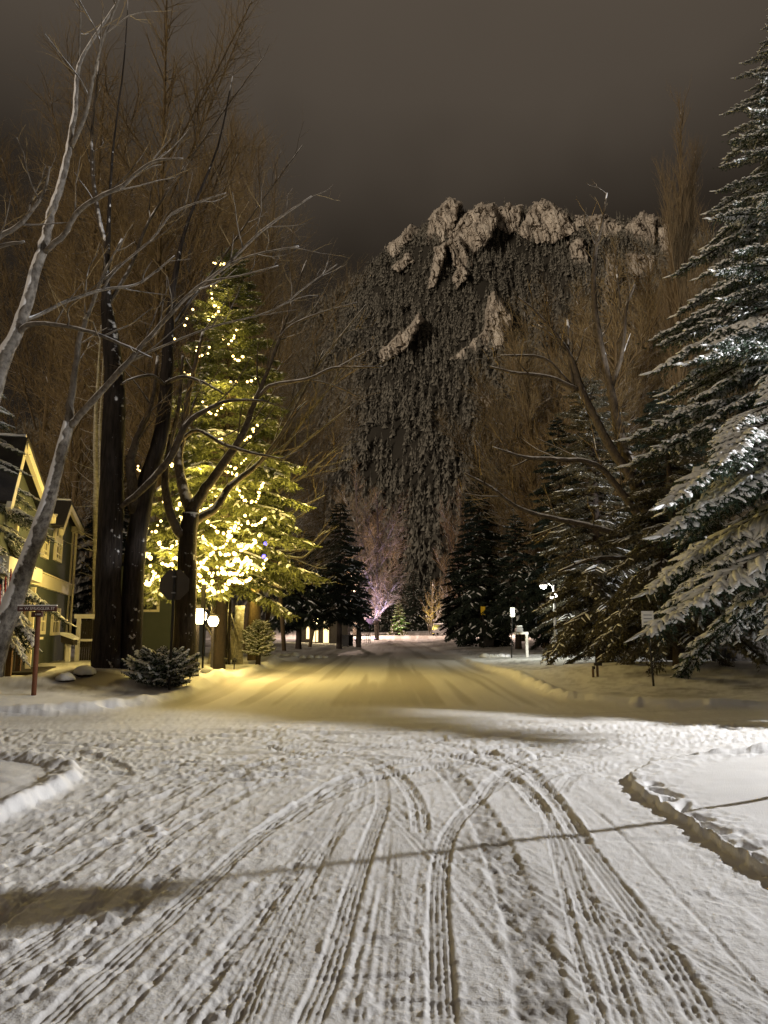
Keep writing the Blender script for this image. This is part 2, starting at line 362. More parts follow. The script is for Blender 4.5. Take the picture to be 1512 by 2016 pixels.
def add_tracks(x, y, h, packed, dirt):
    for (pp, w, dep, ribs, ra, rough, pk, dr) in TR:
        c = catmull([list(G(a, b))[:2] for a, b in pp], 8)
        best = np.full(x.shape, 9.0); along = np.zeros(x.shape); sgn = np.zeros(x.shape)
        acc = 0.0; R_ = w * 0.5 + 0.12
        for i in range(len(c) - 1):
            a, b = c[i], c[i + 1]; L = np.hypot(*(b - a))
            msk = (x > min(a[0], b[0]) - R_) & (x < max(a[0], b[0]) + R_) & (y > min(a[1], b[1]) - R_) & (y < max(a[1], b[1]) + R_)
            idx = np.nonzero(msk)
            if len(idx[0]):
                qx = x[idx] - a[0]; qy = y[idx] - a[1]; ux, uy = (b - a) / L
                s_ = np.clip(qx * ux + qy * uy, 0, L); ex = qx - s_ * ux; ey = qy - s_ * uy
                dd = np.hypot(ex, ey); cr = np.sign(ux * ey - uy * ex)
                better = dd < best[idx]
                ii = tuple(k[better] for k in idx)
                best[ii] = dd[better]; along[ii] = acc + s_[better]; sgn[ii] = cr[better]
            acc += L
        m = np.nonzero(best < R_)
        if not len(m[0]): continue
        d = best[m]; al = along[m]; lat = d * sgn[m]; s = d / (w / 2)
        ends = np.clip(al / 0.1, 0, 1) * np.clip((acc - al) / 0.9, 0, 1)
        ends = ends * (0.55 + 0.6 * fbm(al * 0.9, lat * 0 + w * 77, 2, 21))
        jag = 0.10 * (vn(al * 11, lat * 4, 31) - 0.5)
        core = 1 - sstep(0.82, 1.06, s + jag)
        berm = np.exp(-((s - 1.2) / 0.22) ** 2)
        dh = -dep * .62 * core + dep * 0.42 * berm * (1.9 * vn(al * 16, lat * 30, 41) ** 2)
        if ribs:
            ph = lat / (w / 2) * ribs * math.pi
            lug = (0.82 + 0.18 * np.sin(al * 2 * math.pi / 0.06 + ph * 0.5)) * (0.35 + 1.1 * fbm(al * 3.1, lat * 9, 2, 47))
            dh = dh + core * ra * 0.92 * np.cos(ph) * lug
        if rough:
            dh = dh + core * rough * 2.2 * (fbm(x[m] * 16, y[m] * 11, 3, 51, 0.6) - 0.5) * 2
        h[m] += dh * ends
        packed[m] = np.maximum(packed[m], pk * core * ends)
        dm = fbm(al * 5, lat * 14, 3, 61)
        dirt[m] = np.maximum(dirt[m], dr * core * ends * sstep(0.45, 0.7, dm))

def terrain(x, y):
    h, d, dc = base_h(x, y)
    packed = np.zeros(x.shape); dirt = np.zeros(x.shape)
    on = sstep(0.02, -0.15, d)
    near = sstep(45, 18, y)
    # churned snow on the crossing
    ch = sstep(0.9, -1.1, np.abs(y - 11.0 - 0.09 * x) - 2.5 + 3.2 * (fbm(x * 0.6, y * 0.6, 3, 71) - 0.5))
    ch = np.where(d < 0.3, ch, 0)
    c1 = fbm(x * 2.4, y * 5.0, 5, 81, 0.66); c2 = vn(x * 5.5 + y, y * 10, 91)
    lump = np.abs(c1 - 0.5) * 2
    h = h + ch * 0.72 * ((0.15 + 1.3 * fbm(x * .7, y * 1.5, 2, 96)) * (0.075 * (1 - lump * 2.2) * 0.5 + 0.06 * np.maximum(0, c2 - 0.6) + 0.05 * (fbm(x * 17, y * 17, 3, 95) - 0.5)))
    packed = packed + ch * 0.18 * vn(x * 5, y * 5, 33)
    dirt = np.maximum(dirt, ch * 0.35 * sstep(0.62, 0.75, fbm(x * 1.1, y * 4.0, 4, 83)) * np.exp(-((x + 1.2) / 3.5) ** 2))
    # rough left half of the near road
    lf = sstep(0.2, -1.6, x) * sstep(9.0, 7.5, y) * on
    h = h + lf * 0.030 * (fbm(x * 11, y * 7, 4, 101, 0.6) - 0.5)
    clod = np.maximum(0, vn(x * 13, y * 9, 105) - 0.70) * sstep(0.45, 0.6, fbm(x * 1.6, y * 1.1, 3, 106))
    h = h + (lf * 0.075 + on * near * 0.02) * clod
    h = h + on * near * (0.008 * (fbm(x * 14, y * 9, 3, 111) - 0.5) + 0.018 * np.maximum(0, vn(x * 42, y * 30, 113) - .60) * sstep(.4, .65, fbm(x * 2.3, y * 1.2, 3, 114)) + .006 * (fbm(x * 40, y * 30, 2, 115) - .5))
    # long parallel faint lines along the street
    st = fbm(x * 9.0, y * 0.12, 3, 121)
    h = h + on * 0.010 * (st - 0.5) * (1 - ch)
    packed = packed + on * (1 - ch) * 0.16 * sstep(0.45, 0.7, st)
    # far carriageway: worn wheel lanes
    fl = on * sstep(14.5, 17, y)
    lane = fbm(x * 2.6, y * 0.06, 3, 131)
    packed = np.maximum(packed, fl * (0.30 + 0.55 * sstep(0.42, 0.62, lane)))
    h = h + fl * 0.03 * (0.5 - lane)
    pl = fl * sstep(20, 16, y)
    packed = np.maximum(packed, sstep(12.6, 15.4, y - 0.09 * x + 2.2 * (fbm(x * .5, y * 1.1, 3, 99) - .5)) * on * 0.42 * sstep(6, 1, x))
    add_tracks(x, y, h, packed, dirt)
    # small dents and scratches
    sc = sstep(0.76, 0.84, vn(x * 2.2 + y * 0.5, y * 7.5, 141)) * sstep(0.5, 0.6, vn(x * 1.3, y * 1.1, 142)) * (y < 9) * on
    h = h - sc * 0.007
    # verge: footprints
    for fi, f in enumerate(FOOT):
        fa = .5 + .5 * math.sin(fi * 2.7); fc_ = .055 + .03 * fa; fd_ = .115 - .04 * fa; sh = .5 * math.sin(fi * 5.1)
        h = h - (.06 + .03 * fa) * np.exp(-(((x - f.x - sh * (y - f.y)) / fc_) ** 2 + ((y - f.y) / fd_) ** 2) ** 2) * sstep(0.03, 0.06, d)
    fp = np.exp(-((x - 2.72 - 0.0 * y) / 0.10) ** 2) * (y < 7.6) * (d > 0.03)
    h = h + fp * 0.03 * (fbm(x * 14, y * 12, 3, 151) - 0.4)
    # verge: windblown snow on the left near corner
    ln = (x < -2.9) * sstep(10, 8.2, y) * sstep(0.3, 0.8, d)
    h = h + ln * 0.13 * (fbm(x * 0.9 + y * 0.4, y * 2.2, 4, 161) - 0.5)
    rn = (x > 2.9) * sstep(10.5, 8.2, y) * sstep(0.9, 1.9, d)
    h = h + rn * 0.10 * (fbm(x * 1.1 + y * 0.5, y * 2.6, 4, 165) - 0.5)
    # dirt bank in front of the big trunks, thin snow on the lawns
    e = ((x + 7.35) / 0.95) ** 2 + ((y - 18.7) / 0.75) ** 2
    dirt = np.maximum(dirt, 0.85 * sstep(1.25, 0.6, e + 0.6 * (fbm(x * 3, y * 3, 3, 171) - 0.5)))
    lw = sstep(0.3, 1.2, d) * sstep(15, 18, y)
    gr = sstep(0.50, 0.66, fbm(x * 0.55, y * 0.8, 4, 181)) * 0.45 + sstep(0.42, 0.7, fbm(x * 6, y * 6, 3, 191)) * 0.25
    dirt = np.maximum(dirt, lw * gr)
    return h, d, dc, packed, dirt

def build_terrain():
    ys = [1.0]
    while ys[-1] < 132: ys.append(ys[-1] + max(0.010, ys[-1] ** 2 / 1350.0))
    ys = np.array(ys)
    u = np.concatenate([np.linspace(-1.6, -0.60, 60, endpoint=False), np.linspace(-0.60, 0.60, 660, endpoint=False), np.linspace(0.60, 1.6, 61)])
    Y, U = np.meshgrid(ys, u, indexing='ij'); X = U * (Y + 1.2)
    H, D, DC, PK, DT = terrain(X, Y)
    n, m = Y.shape
    idx = np.arange(n * m).reshape(n, m)
    q = np.stack([idx[:-1, :-1], idx[:-1, 1:], idx[1:, 1:], idx[1:, :-1]], -1).reshape(-1, 4)
    fc = lambda A: (A[:-1, :-1] + A[1:, 1:]).ravel() * 0.5
    fd, fdc, fx, fy = fc(D), fc(DC), fc(X), fc(Y)
    cls = np.where(fd < 0, np.where((fdc < 0.0), 1, 0), np.where(fy < 11.5 + 0.09 * fx, np.where(fx < 0, 2, 3), np.where(fx < 0, 4, 5)))
    V = np.stack([X.ravel(), Y.ravel(), H.ravel()], -1)
    for k, nm in enumerate(['road', 'cross_street', 'snow_bank_left', 'snow_bank_right', 'snowy_lawn_left', 'snowy_lawn_right']):
        f = q[cls == k]; used, inv = np.unique(f, return_inverse=True); f = inv.reshape(-1, 4).astype(np.int32)
        me = bpy.data.meshes.new(nm); me.vertices.add(len(used)); me.vertices.foreach_set('co', V[used].ravel())
        me.loops.add(f.size); me.loops.foreach_set('vertex_index', f.ravel())
        me.polygons.add(len(f)); me.polygons.foreach_set('loop_start', np.arange(len(f), dtype=np.int32) * 4)
        me.polygons.foreach_set('loop_total', np.full(len(f), 4, np.int32))
        me.polygons.foreach_set('use_smooth', np.ones(len(f), bool))
        me.materials.append(M['ground']); me.update(calc_edges=True)
        for an, arr in (('packed', PK), ('dirt', DT)):
            at = me.attributes.new(an, 'FLOAT', 'POINT'); at.data.foreach_set('value', arr.ravel()[used].astype(np.float32))
        link(bpy.data.objects.new(nm, me), kind='structure')
build_terrain()

gm = MB()
gn = 40; gx = np.linspace(-2500, 2500, gn); gyy = np.linspace(-600, 3500, gn)
gv = np.array([[x, y, -0.18] for y in gyy for x in gx])
gm.add(gv, [(i * gn + j, i * gn + j + 1, (i + 1) * gn + j + 1, (i + 1) * gn + j) for i in range(gn - 1) for j in range(gn - 1)])
gm.obj('ground', M['snow'], kind='structure')

# ------------------------------------------------------------------ mountain
RY = 640.0; FY = 300.0
SIL = [(-900, 900), (-500, 880), (-200, 840), (0, 860), (200, 815), (400, 745), (560, 650), (660, 575), (740, 518), (800, 480), (850, 440), (900, 425),
       (960, 415), (1000, 412), (1060, 418), (1130, 432), (1190, 436), (1260, 440), (1320, 452), (1420, 470), (1600, 490), (1900, 520), (2400, 620)]
_sx = np.array([P(a, b, RY).x for a, b in SIL]); _sz = np.array([P(a, b, RY).z for a, b in SIL])
def mount_z(x, y):
    x = np.asarray(x, float); y = np.asarray(y, float)
    s = (y - FY) / (RY - FY)
    zr = np.interp(x, _sx, _sz)
    g = np.abs(fbm(x * 0.011 + 3 + 0.002 * y, y * 0.004, 4, 201) - 0.5) * 2
    g2 = fbm(x * 0.03, y * 0.03, 4, 211) - 0.5
    prof = np.where(s < 1, np.clip(s, 0, 1) ** 1.15, 1 - 0.55 * (s - 1))
    return zr * np.maximum(prof, -0.05) + (g * 60 - 22) * np.clip(s * 2, 0, 1) * sstep(1.02, 0.85, s) + g2 * 26 * np.clip(s * 3, 0, 1) * sstep(1.03, 0.9, s) - 2
def build_mountain():
    xs = np.linspace(-620, 720, 230); ys = np.linspace(FY - 20, RY + 260, 150)
    Y, X = np.meshgrid(ys, xs, indexing='ij'); Z = mount_z(X, Y)
    n, m = X.shape; idx = np.arange(n * m).reshape(n, m)
    f = np.stack([idx[:-1, :-1], idx[:-1, 1:], idx[1:, 1:], idx[1:, :-1]], -1).reshape(-1, 4).astype(np.int32)
    me = bpy.data.meshes.new('mountain'); me.vertices.add(n * m)
    me.vertices.foreach_set('co', np.stack([X.ravel(), Y.ravel(), Z.ravel()], -1).ravel())
    me.loops.add(f.size); me.loops.foreach_set('vertex_index', f.ravel())
    me.polygons.add(len(f)); me.polygons.foreach_set('loop_start', np.arange(len(f), dtype=np.int32) * 4)
    me.polygons.foreach_set('loop_total', np.full(len(f), 4, np.int32)); me.polygons.foreach_set('use_smooth', np.ones(len(f), bool))
    me.materials.append(mat('mountainside', (0.050, 0.046, 0.038), (0.028, 0.026, 0.022), 0.05, 0.95, 0.8, bscale=0.15)); me.update(calc_edges=True)
    link(bpy.data.objects.new('mountain', me), kind='structure')
build_mountain()

def hit_mount(px, py):
    d = ray(px, py)
    for t in np.linspace(280, 1000, 1500):
        p = Vector((0, 0, CAMH)) + d * t
        if p.z < float(mount_z(p.x, p.y)): return p
    return Vector((0, 0, CAMH)) + d * (RY / d.y)

def rock_mat():
    m, n, l, b = newmat('cliff_rock'); b.inputs['Roughness'].default_value = 0.95; b.inputs['Specular IOR Level'].default_value = 0.1
    t = n.new('ShaderNodeTexCoord'); mp = n.new('ShaderNodeMapping'); mp.inputs['Scale'].default_value = (1, 1, 0.3); l.new(t.outputs['Object'], mp.inputs[0])
    z = n.new('ShaderNodeTexNoise'); z.inputs['Scale'].default_value = 0.16; z.inputs['Detail'].default_value = 9; z.inputs['Roughness'].default_value = 0.7
    l.new(mp.outputs[0], z.inputs['Vector'])
    cr = n.new('ShaderNodeValToRGB'); e_ = cr.color_ramp.elements
    e_[0].position = 0.36; e_[0].color = (0.06, 0.045, 0.032, 1); e_[1].position = 0.62; e_[1].color = (0.74, 0.69, 0.62, 1)
    e2 = e_.new(0.48); e2.color = (0.52, 0.47, 0.41, 1)
    l.new(z.outputs['Fac'], cr.inputs[0]); l.new(cr.outputs[0], b.inputs['Base Color'])
    bp = n.new('ShaderNodeBump'); bp.inputs['Strength'].default_value = 0.9; bp.inputs['Distance'].default_value = 3.0
    l.new(z.outputs['Fac'], bp.inputs['Height']); l.new(bp.outputs[0], b.inputs['Normal'])
    return m
M['rock'] = rock_mat()
def icos(sub):
    import bmesh
    bm = bmesh.new(); bmesh.ops.create_icosphere(bm, subdivisions=sub, radius=1)
    v = np.array([w.co[:] for w in bm.verts]); f = [[q.index for q in p.verts] for p in bm.faces]; bm.free(); return v, f
ICO3 = icos(3); ICO2 = icos(2)
ICO4 = icos(3)
def block(rs, nplanes=11):
    v, f = ICO4; n = rs.normal(0, 1, (nplanes, 3)); n[:, 2] *= .5; n /= np.linalg.norm(n, axis=1, keepdims=True)
    dd = rs.uniform(.55, 1.0, nplanes); dots = v @ n.T
    r = np.min(np.where(dots > .05, dd / np.maximum(dots, .05), 1.2), axis=1); r = np.minimum(r, 1.15)
    return v * r[:, None]
def inside(p, poly):
    c = False; j = len(poly) - 1
    for i in range(len(poly)):
        if (poly[i][1] > p[1]) != (poly[j][1] > p[1]) and p[0] < (poly[j][0] - poly[i][0]) * (p[1] - poly[i][1]) / (poly[j][1] - poly[i][1]) + poly[i][0]: c = not c
        j = i
    return c
CLIFFS = [
 [(856, 420), (881, 398), (901, 403), (891, 460), (851, 490), (836, 460)],
 [(911, 435), (941, 410), (967, 408), (974, 435), (962, 470), (941, 491), (921, 531), (901, 511), (881, 480)],
 [(856, 491), (874, 486), (871, 526), (861, 556), (841, 571), (851, 531)],
 [(776, 526), (806, 501), (816, 516), (786, 536)],
 [(1022, 455), (1042, 420), (1067, 398), (1087, 410), (1112, 425), (1127, 455), (1092, 476), (1052, 481)],
 [(1225, 455), (1263, 425), (1288, 435), (1288, 490), (1233, 486)],
 [(1233, 503), (1288, 503), (1283, 551), (1243, 541)],
 [(962, 591), (972, 586), (1002, 631), (987, 682), (916, 707), (891, 702), (951, 651)],
 [(748, 697), (766, 672), (801, 646), (821, 626), (828, 636), (801, 682), (761, 712)],
 [(947, 792), (962, 777), (972, 797), (957, 807)], [(1142, 430), (1188, 430), (1188, 450), (1147, 448)],
 [(1198, 511), (1218, 536), (1213, 601), (1188, 601)], [(766, 486), (806, 450), (821, 460), (776, 506)],
 [(978, 415), (1000, 408), (1022, 412), (1024, 450), (1000, 462), (980, 450)], [(1128, 440), (1150, 432), (1200, 436), (1222, 446), (1215, 470), (1150, 465)], [(1120, 480), (1150, 470), (1160, 520), (1130, 540)], [(905, 470), (885, 480), (893, 520), (915, 540), (930, 520)], [(1296, 450), (1316, 446), (1330, 500), (1300, 520)], [(890, 545), (905, 520), (925, 540), (900, 566)]]
def poly_sd(x, y, poly):
    d = np.full(x.shape, 1e9); ins = np.zeros(x.shape, bool); n = len(poly)
    for i in range(n):
        ax, ay = poly[i - 1]; bx_, by_ = poly[i]; ex, ey = bx_ - ax, by_ - ay
        t = np.clip(((x - ax) * ex + (y - ay) * ey) / (ex * ex + ey * ey), 0, 1)
        d = np.minimum(d, np.hypot(x - ax - t * ex, y - ay - t * ey))
        c = ((ay > y) != (by_ > y)) & (x < ex * (y - ay) / (ey + 1e-9) + ax); ins ^= c
    return np.where(ins, -d, d)
def cell(x, y, s_): return _h(np.floor(x), np.floor(y), s_)
CL_XYZ = []
for ci, poly in enumerate(CLIFFS):
    pa = np.array(poly, float); c0 = pa.mean(0); pa = c0 + (pa - c0) * 1.12
    x0, y0 = pa.min(0) - 9; x1, y1 = pa.max(0) + 9
    p = hit_mount(c0[0], c0[1] + (y1 - y0) * .15); k = p.y / F; CL_XYZ.append((p, x1 - x0 - 12, y1 - y0 - 12))
    gx_ = np.arange(x0, x1, 1.6); gy_ = np.arange(y0, y1, 1.6); PX, PY = np.meshgrid(gx_, gy_)
    sd = poly_sd(PX, PY, [tuple(q) for q in pa]) + 11 * (fbm(PX * .08, PY * .05, 4, 601 + ci) - .5) + 4 * (cell(PX / 5., PY / 7., 640 + ci) - .5)
    wx_ = PX + 9 * (fbm(PX * .06, PY * .06, 3, 611) - .5) - (PY - y0) * .30; wy_ = PY + 14 * (fbm(PX * .05, PY * .05, 3, 621) - .5)
    rel = 10 * (fbm(PX * .04, PY * .018, 3, 631 + ci) - .5) + 5.0 * (cell(wx_ / 11., wy_ / 34., 651 + ci) - .5) + 2.2 * (cell(wx_ / 5., wy_ / 15., 661 + ci) - .5) + 0.6 * (cell(wx_ / 2.6, wy_ / 4., 671 + ci) - .5)
    rel -= 4 * sstep(.05, .0, np.abs(fbm(wx_ * .07, wy_ * .03, 3, 681 + ci) - .5))
    D_ = p.y + (c0[1] - PY) * k * .42 - 9 - rel + 46 * sstep(-3, 5, sd)
    dx_ = (PX - 756) / F; dy_ = (1008 - PY) / F; t = D_ / (cp - dy_ * sp_)
    V = np.stack([dx_ * t, D_, CAMH + (sp_ + dy_ * cp) * t], -1)
    n, m = PX.shape; idx = np.arange(n * m).reshape(n, m)
    f = np.stack([idx[:-1, :-1], idx[1:, :-1], idx[1:, 1:], idx[:-1, 1:]], -1).reshape(-1, 4)
    fs = sd[:-1, :-1].ravel(); f = f[fs < 5]
    b = MB(); b.v.append(V.reshape(-1, 3)); b.n = n * m; b.ch.append((f, 0))
    b.obj('cliff', M['rock'], kind='structure')

def forest():
    n = 36000
    xs = NR.uniform(-520, 620, n); ys = NR.uniform(FY, RY + 30, n)
    z = mount_z(xs, ys); b = MB(); verts = []; faces = []
    rocks = CL_XYZ
    dens = fbm(xs * 0.012, ys * 0.012, 3, 401)
    base = 0
    for x, y, zz, de in zip(xs, ys, z, dens):
        if de < 0.12: continue
        skip = False
        for (p, w, hh) in rocks:
            k = p.y / F
            if abs(x - p.x) < w * 0.38 * k and -.40 * hh * k < zz - p.z < 0.5 * hh * k and abs(y - p.y) < 30 and NR.rand() < 0.5: skip = True; break
        if skip: continue
        h = NR.uniform(8, 15) * (1.3 if NR.rand() < .2 else 1); r = h * NR.uniform(0.13, 0.20); a0 = NR.uniform(0, 6)
        nb = 12; t = (np.arange(nb) + NR.uniform(0, .8, nb)) / nb; an = a0 + np.arange(nb) * 2.4 + NR.uniform(-.4, .4, nb)
        rr = r * (1.05 - t) * NR.uniform(.7, 1.3, nb); zb_ = zz - 1 + h * (.05 + .85 * t); hw = NR.uniform(.5, .95, nb)
        top = np.stack([np.full(nb, x), np.full(nb, y), zb_ + h * .22 * (1.1 - .6 * t)], -1)
        e1_ = np.stack([x + rr * np.cos(an - hw), y + rr * np.sin(an - hw), zb_ - h * .02 * NR.rand(nb)], -1)
        e2_ = np.stack([x + rr * np.cos(an + hw), y + rr * np.sin(an + hw), zb_ - h * .05 * NR.rand(nb)], -1)
        verts.append(np.stack([top, e1_, e2_], 1).reshape(-1, 3))
        for j in range(nb): faces.append((base + 3 * j, base + 3 * j + 1, base + 3 * j + 2))
        base += 3 * nb
    b.add(np.concatenate(verts), faces)
    m = mat('mountain_conifers', (0.27, 0.258, 0.225), (0.11, 0.106, 0.092), 0.25, 0.95)
    b.obj('conifer_forest', m, kind='stuff', label='dark conifer forest dusted with snow covering the mountainside', cat='forest')
forest()

# ------------------------------------------------------------------ spruces
def bough_mesh(name, seed, nf, snow, needles, sub=True, droop=0.22, mats=None, wid=1.0, snow_w=1.0, nlen=0.052, lf=(0.40, 0.10), hang=0):
    """one bough, 1 m long along +x"""
    rs = np.random.RandomState(seed); b = MB()
    def spine(t): return np.array([t, 0.06 * math.sin(4 * t + seed * 1.7), 0.05 * math.sin(2.4 * t) - droop * t ** 1.7 + 0.10 * max(0, t - .75) ** 1.2])
    S = np.array([spine(t) for t in np.linspace(0, 1, 8)])
    b.tube(S, np.linspace(0.017, 0.004, 8), 4, 2)
    fv = []; ff = []; base = [0]
    def finger(p0, dr, L, lvl):
        nonlocal snow
        k = 4; dr = dr / np.linalg.norm(dr)
        pts = [p0]
        for i in range(1, k): 
            d2 = dr + np.array([0, 0, -0.28 * i / k]) + rs.uniform(-.12, .12, 3)
            pts.append(pts[-1] + d2 / np.linalg.norm(d2) * L / (k - 1))
        pts = np.array(pts)
        n = int(needles * L / 0.2) + 3
        for j in range(n):
            t = rs.uniform(0.05, 1.0) * (k - 1.001); i = int(t); f = t - i
            q = pts[i] * (1 - f) + pts[i + 1] * f; tg = pts[i + 1] - pts[i]; tg /= np.linalg.norm(tg)
            side = np.cross(tg, rs.uniform(-1, 1, 3)); side /= (np.linalg.norm(side) + 1e-6)
            if side[2] > 0.5: side[2] *= 0.3
            nl = nlen * rs.uniform(.6, 1.2); e2 = q + (tg * 0.65 + side * 0.8) * nl; wv = np.cross(side, tg) * nl * 0.20
            fv.extend([q - wv, q + wv, e2]); ff.append((base[0], base[0] + 1, base[0] + 2)); base[0] += 3
        if rs.rand() < snow:
            r0 = (0.020 + 0.016 * rs.rand()) * snow_w
            rad = np.array([r0 * 0.7, r0 * 1.15, r0 * 0.95, r0 * 0.3]) * rs.uniform(.7, 1.2, 4)
            b.tube(pts + np.array([0, 0, r0 * 0.42]), rad, 5, 1, flat=0.6, noise=0.3, rs=rs)
        if sub and lvl == 0 and L > lf[0] * .3:
            m_ = int(2 + L / (lf[0] * .19))
            for j in range(m_):
                t = (0.2 + 0.7 * j / m_) * (k - 1.001); i = int(t); f = t - i; q = pts[i] * (1 - f) + pts[i + 1] * f
                tg = pts[i + 1] - pts[i]; tg /= np.linalg.norm(tg); s = 1 if j % 2 else -1
                d2 = tg * 0.75 + s * np.array([-tg[1], tg[0], 0]) * 0.75 + np.array([0, 0, -0.25])
                finger(q, d2, L * rs.uniform(.28, .45), 1)
    for i in range(nf):
        t = 0.16 + 0.82 * (i + rs.uniform(-.3, .3)) / nf; t = min(max(t, .1), .99); s = 1 if i % 2 else -1
        L = wid * (lf[0] * (1 - t) ** 0.8 + lf[1]) * rs.uniform(.75, 1.15) * min(1, .45 + t * 1.6)
        finger(spine(t), np.array([0.75, s * rs.uniform(.5, .85), rs.uniform(-.35, .0)]), L, 0)
    finger(spine(0.97), np.array([1, 0, -.05]), 0.12, 1)
    snow = 0
    for i in range(hang):
        t = rs.uniform(.25, .95); q = spine(t) + np.array([0, rs.uniform(-1, 1) * .25 * (1.1 - t), -.01])
        finger(q, np.array([.35, rs.uniform(-.4, .4), -1.0]), rs.uniform(.04, .10), 1)
    b.add(np.array(fv), ff, 0)
    return b.mesh(name, mats, True)

def spruce(name, label, loc, H, Rb, z0, nb, meshes, trunk_r, shape=1.0, pitch=(18, -16), seed=0, group=None, topr=0.10, az_keep=None, trunk_mat=None, jit=0.25, cat='tree', zs=1.0):
    rs = random.Random(seed)
    T = empty(name, loc, label, cat, group)
    tb = MB(); tb.tube([(0, 0, -0.3), (0, 0, 0.4), (0.02, 0, H * .3), (0, 0.03, H * .7), (0, 0, H * .985)], [trunk_r * 1.25, trunk_r, trunk_r * .8, trunk_r * .4, .02], 8)
    tb.obj('trunk', trunk_mat or M['trunk'], T, True)
    for i in range(nb):
        u = (i + rs.uniform(0, 1)) / nb
        u = 1 - (1 - u) ** 1.35 if shape > 0 else u
        z = z0 + (H - z0) * u * 0.985
        L = (Rb * ((1 - u) ** shape if shape > 0 else 1) + topr * Rb) * rs.uniform(1 - jit, 1 + jit * .5)
        if u < 0.07: L *= 0.75
        az = i * 2.39996 + rs.uniform(-.4, .4)
        pt = math.radians(pitch[1] + (pitch[0] - pitch[1]) * u + rs.uniform(-7, 7))
        if az_keep and not az_keep(az % (2 * math.pi), z): continue
        o = bpy.data.objects.new('bough', meshes[i % len(meshes)]); link(o, T)
        o.location = (0, 0, z); o.rotation_euler = (rs.uniform(-.15, .15), -pt, az); sc = L
        o.scale = (sc, sc * rs.uniform(.85, 1.15), sc * zs)
    return T

SP3 = [M['needle'], M['needle_snow'], M['trunk']]
BIG = [bough_mesh('snowy_bough', 10 + i, 66, 0.74, 24, True, 0.34, SP3, 1.0, 0.43, 0.022, (0.22, 0.045), 45) for i in range(4)]
MID = [bough_mesh('frosted_bough', 20 + i, 34, 0.12, 20, True, 0.28, [M['needle_brown'], M['needle_snow'], M['trunk']], 1.0, 0.42, 0.036, (0.30, 0.07), 20) for i in range(3)]
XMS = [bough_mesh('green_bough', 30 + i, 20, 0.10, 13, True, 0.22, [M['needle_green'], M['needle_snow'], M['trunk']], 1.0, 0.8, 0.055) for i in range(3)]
DRK = [bough_mesh('dark_bough', 40 + i, 16, 0.05, 9, True, 0.25, [M['needle_dark'], M['needle_snow'], M['trunk']], 1.1, 0.8, 0.075) for i in range(3)]
SHR = [bough_mesh('shrub_bough', 50 + i, 16, 0.75, 10, True, 0.05, SP3, 1.1, 1.5, 0.07) for i in range(2)]
PIN = [bough_mesh('pine_bough', 60 + i, 12, 0.80, 9, True, 0.10, [M['needle_green'], M['needle_snow'], M['trunk']], 1.2, 1.7, 0.09) for i in range(2)]

# the big snowy spruce at the right corner
bx, by = 10.3, 16.8
spruce('spruce_tree', 'tall snow-laden spruce with drooping white boughs on the right corner', (bx, by, gz(bx, by)), 17.8, 5.7, 2.5, 310, BIG, 0.26, 1.0, (16, -11), 3, 'snowy spruces at the crossing', 0.05, jit=0.28)
# its neighbour with a visible bare trunk foot
p = P(1342, 1322, 22.5)
spruce('spruce_tree', 'frosted dark spruce with bare trunk foot between the sign post and big spruce', (p.x, 22.5, gz(p.x, 22.5)), 8.0, 3.2, 1.0, 110, MID, 0.24, 0.7, (14, -22), 4, 'snowy spruces at the crossing')
# frosted brown conifer
p = P(1185, 1290, 29)
spruce('conifer_tree', 'wide frosted yellow-brown conifer behind the bare snowy branches', (p.x, 29, gz(p.x, 29)), 11.5, 2.5, 0.5, 170, MID, 0.25, 0.45, (22, -18), 5)
p = P(1140, 1290, 39)
spruce('conifer_tree', 'lower dark frosted conifer beside the white lit street lamp', (p.x, 39, gz(p.x, 39)), 8.5, 2.4, 0.3, 100, MID, 0.2, 0.5, (22, -18), 55)
# Christmas tree
XT = P(432, 1270, 27.0); XH = P(432, 500, 27.0).z
XR = 3.3
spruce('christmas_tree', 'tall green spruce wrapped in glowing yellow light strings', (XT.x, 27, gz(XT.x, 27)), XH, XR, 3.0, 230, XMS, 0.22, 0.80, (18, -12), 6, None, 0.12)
# branch tips of a spruce at the left edge
p = P(-85, 1300, 19.5)
spruce('spruce_tree', 'snowy spruce whose bough tips hang before the green house', (p.x, 19.5, gz(p.x, 19.5)), 8.2, 2.9, 2.2, 80, BIG, 0.16, 0.7, (10, -26), 8, 'snowy spruces at the crossing')

def crown_tree(name, label, px, Y, H, Rb, z0, meshes, nb, seed, shape=0.8, group=None):
    p = P(px, 1250, Y)
    return spruce(name, label, (p.x, Y, max(0, gz(p.x, Y)) if Y < 130 else 0), H, Rb, z0, nb, meshes, 0.22, shape, (15, -15), seed, group)
crown_tree('conifer_tree', 'dense black conifer standing left of the purple lit tree', 668, 62, 12.3, 2.6, 2.5, DRK, 120, 21, 0.55, 'dark conifers lining the street')
crown_tree('conifer_tree', 'shorter dark conifer between the lit porch and round pine', 588, 56, 9.0, 2.5, 2.0, DRK, 90, 22, 0.5, 'dark conifers lining the street')
crown_tree('conifer_tree', 'dark conifer beside the tall black one, over the dustbins', 706, 66, 7.5, 1.6, 2.5, DRK, 70, 23, 0.6, 'dark conifers lining the street')
crown_tree('conifer_tree', 'broad black conifer behind the yellow road sign', 948, 60, 14.0, 3.2, 0.7, DRK, 150, 24, 0.7, 'dark conifers lining the street')
crown_tree('conifer_tree', 'black conifer left of the yellow road sign, over the rubbish bins', 905, 74, 10.0, 2.4, 1.2, DRK, 100, 25, 0.7, 'dark conifers lining the street')
crown_tree('conifer_tree', 'dark snow-flecked conifer behind the mailbox', 1020, 52, 9.5, 2.4, 1.2, DRK, 90, 26, 0.6, 'dark conifers lining the street')
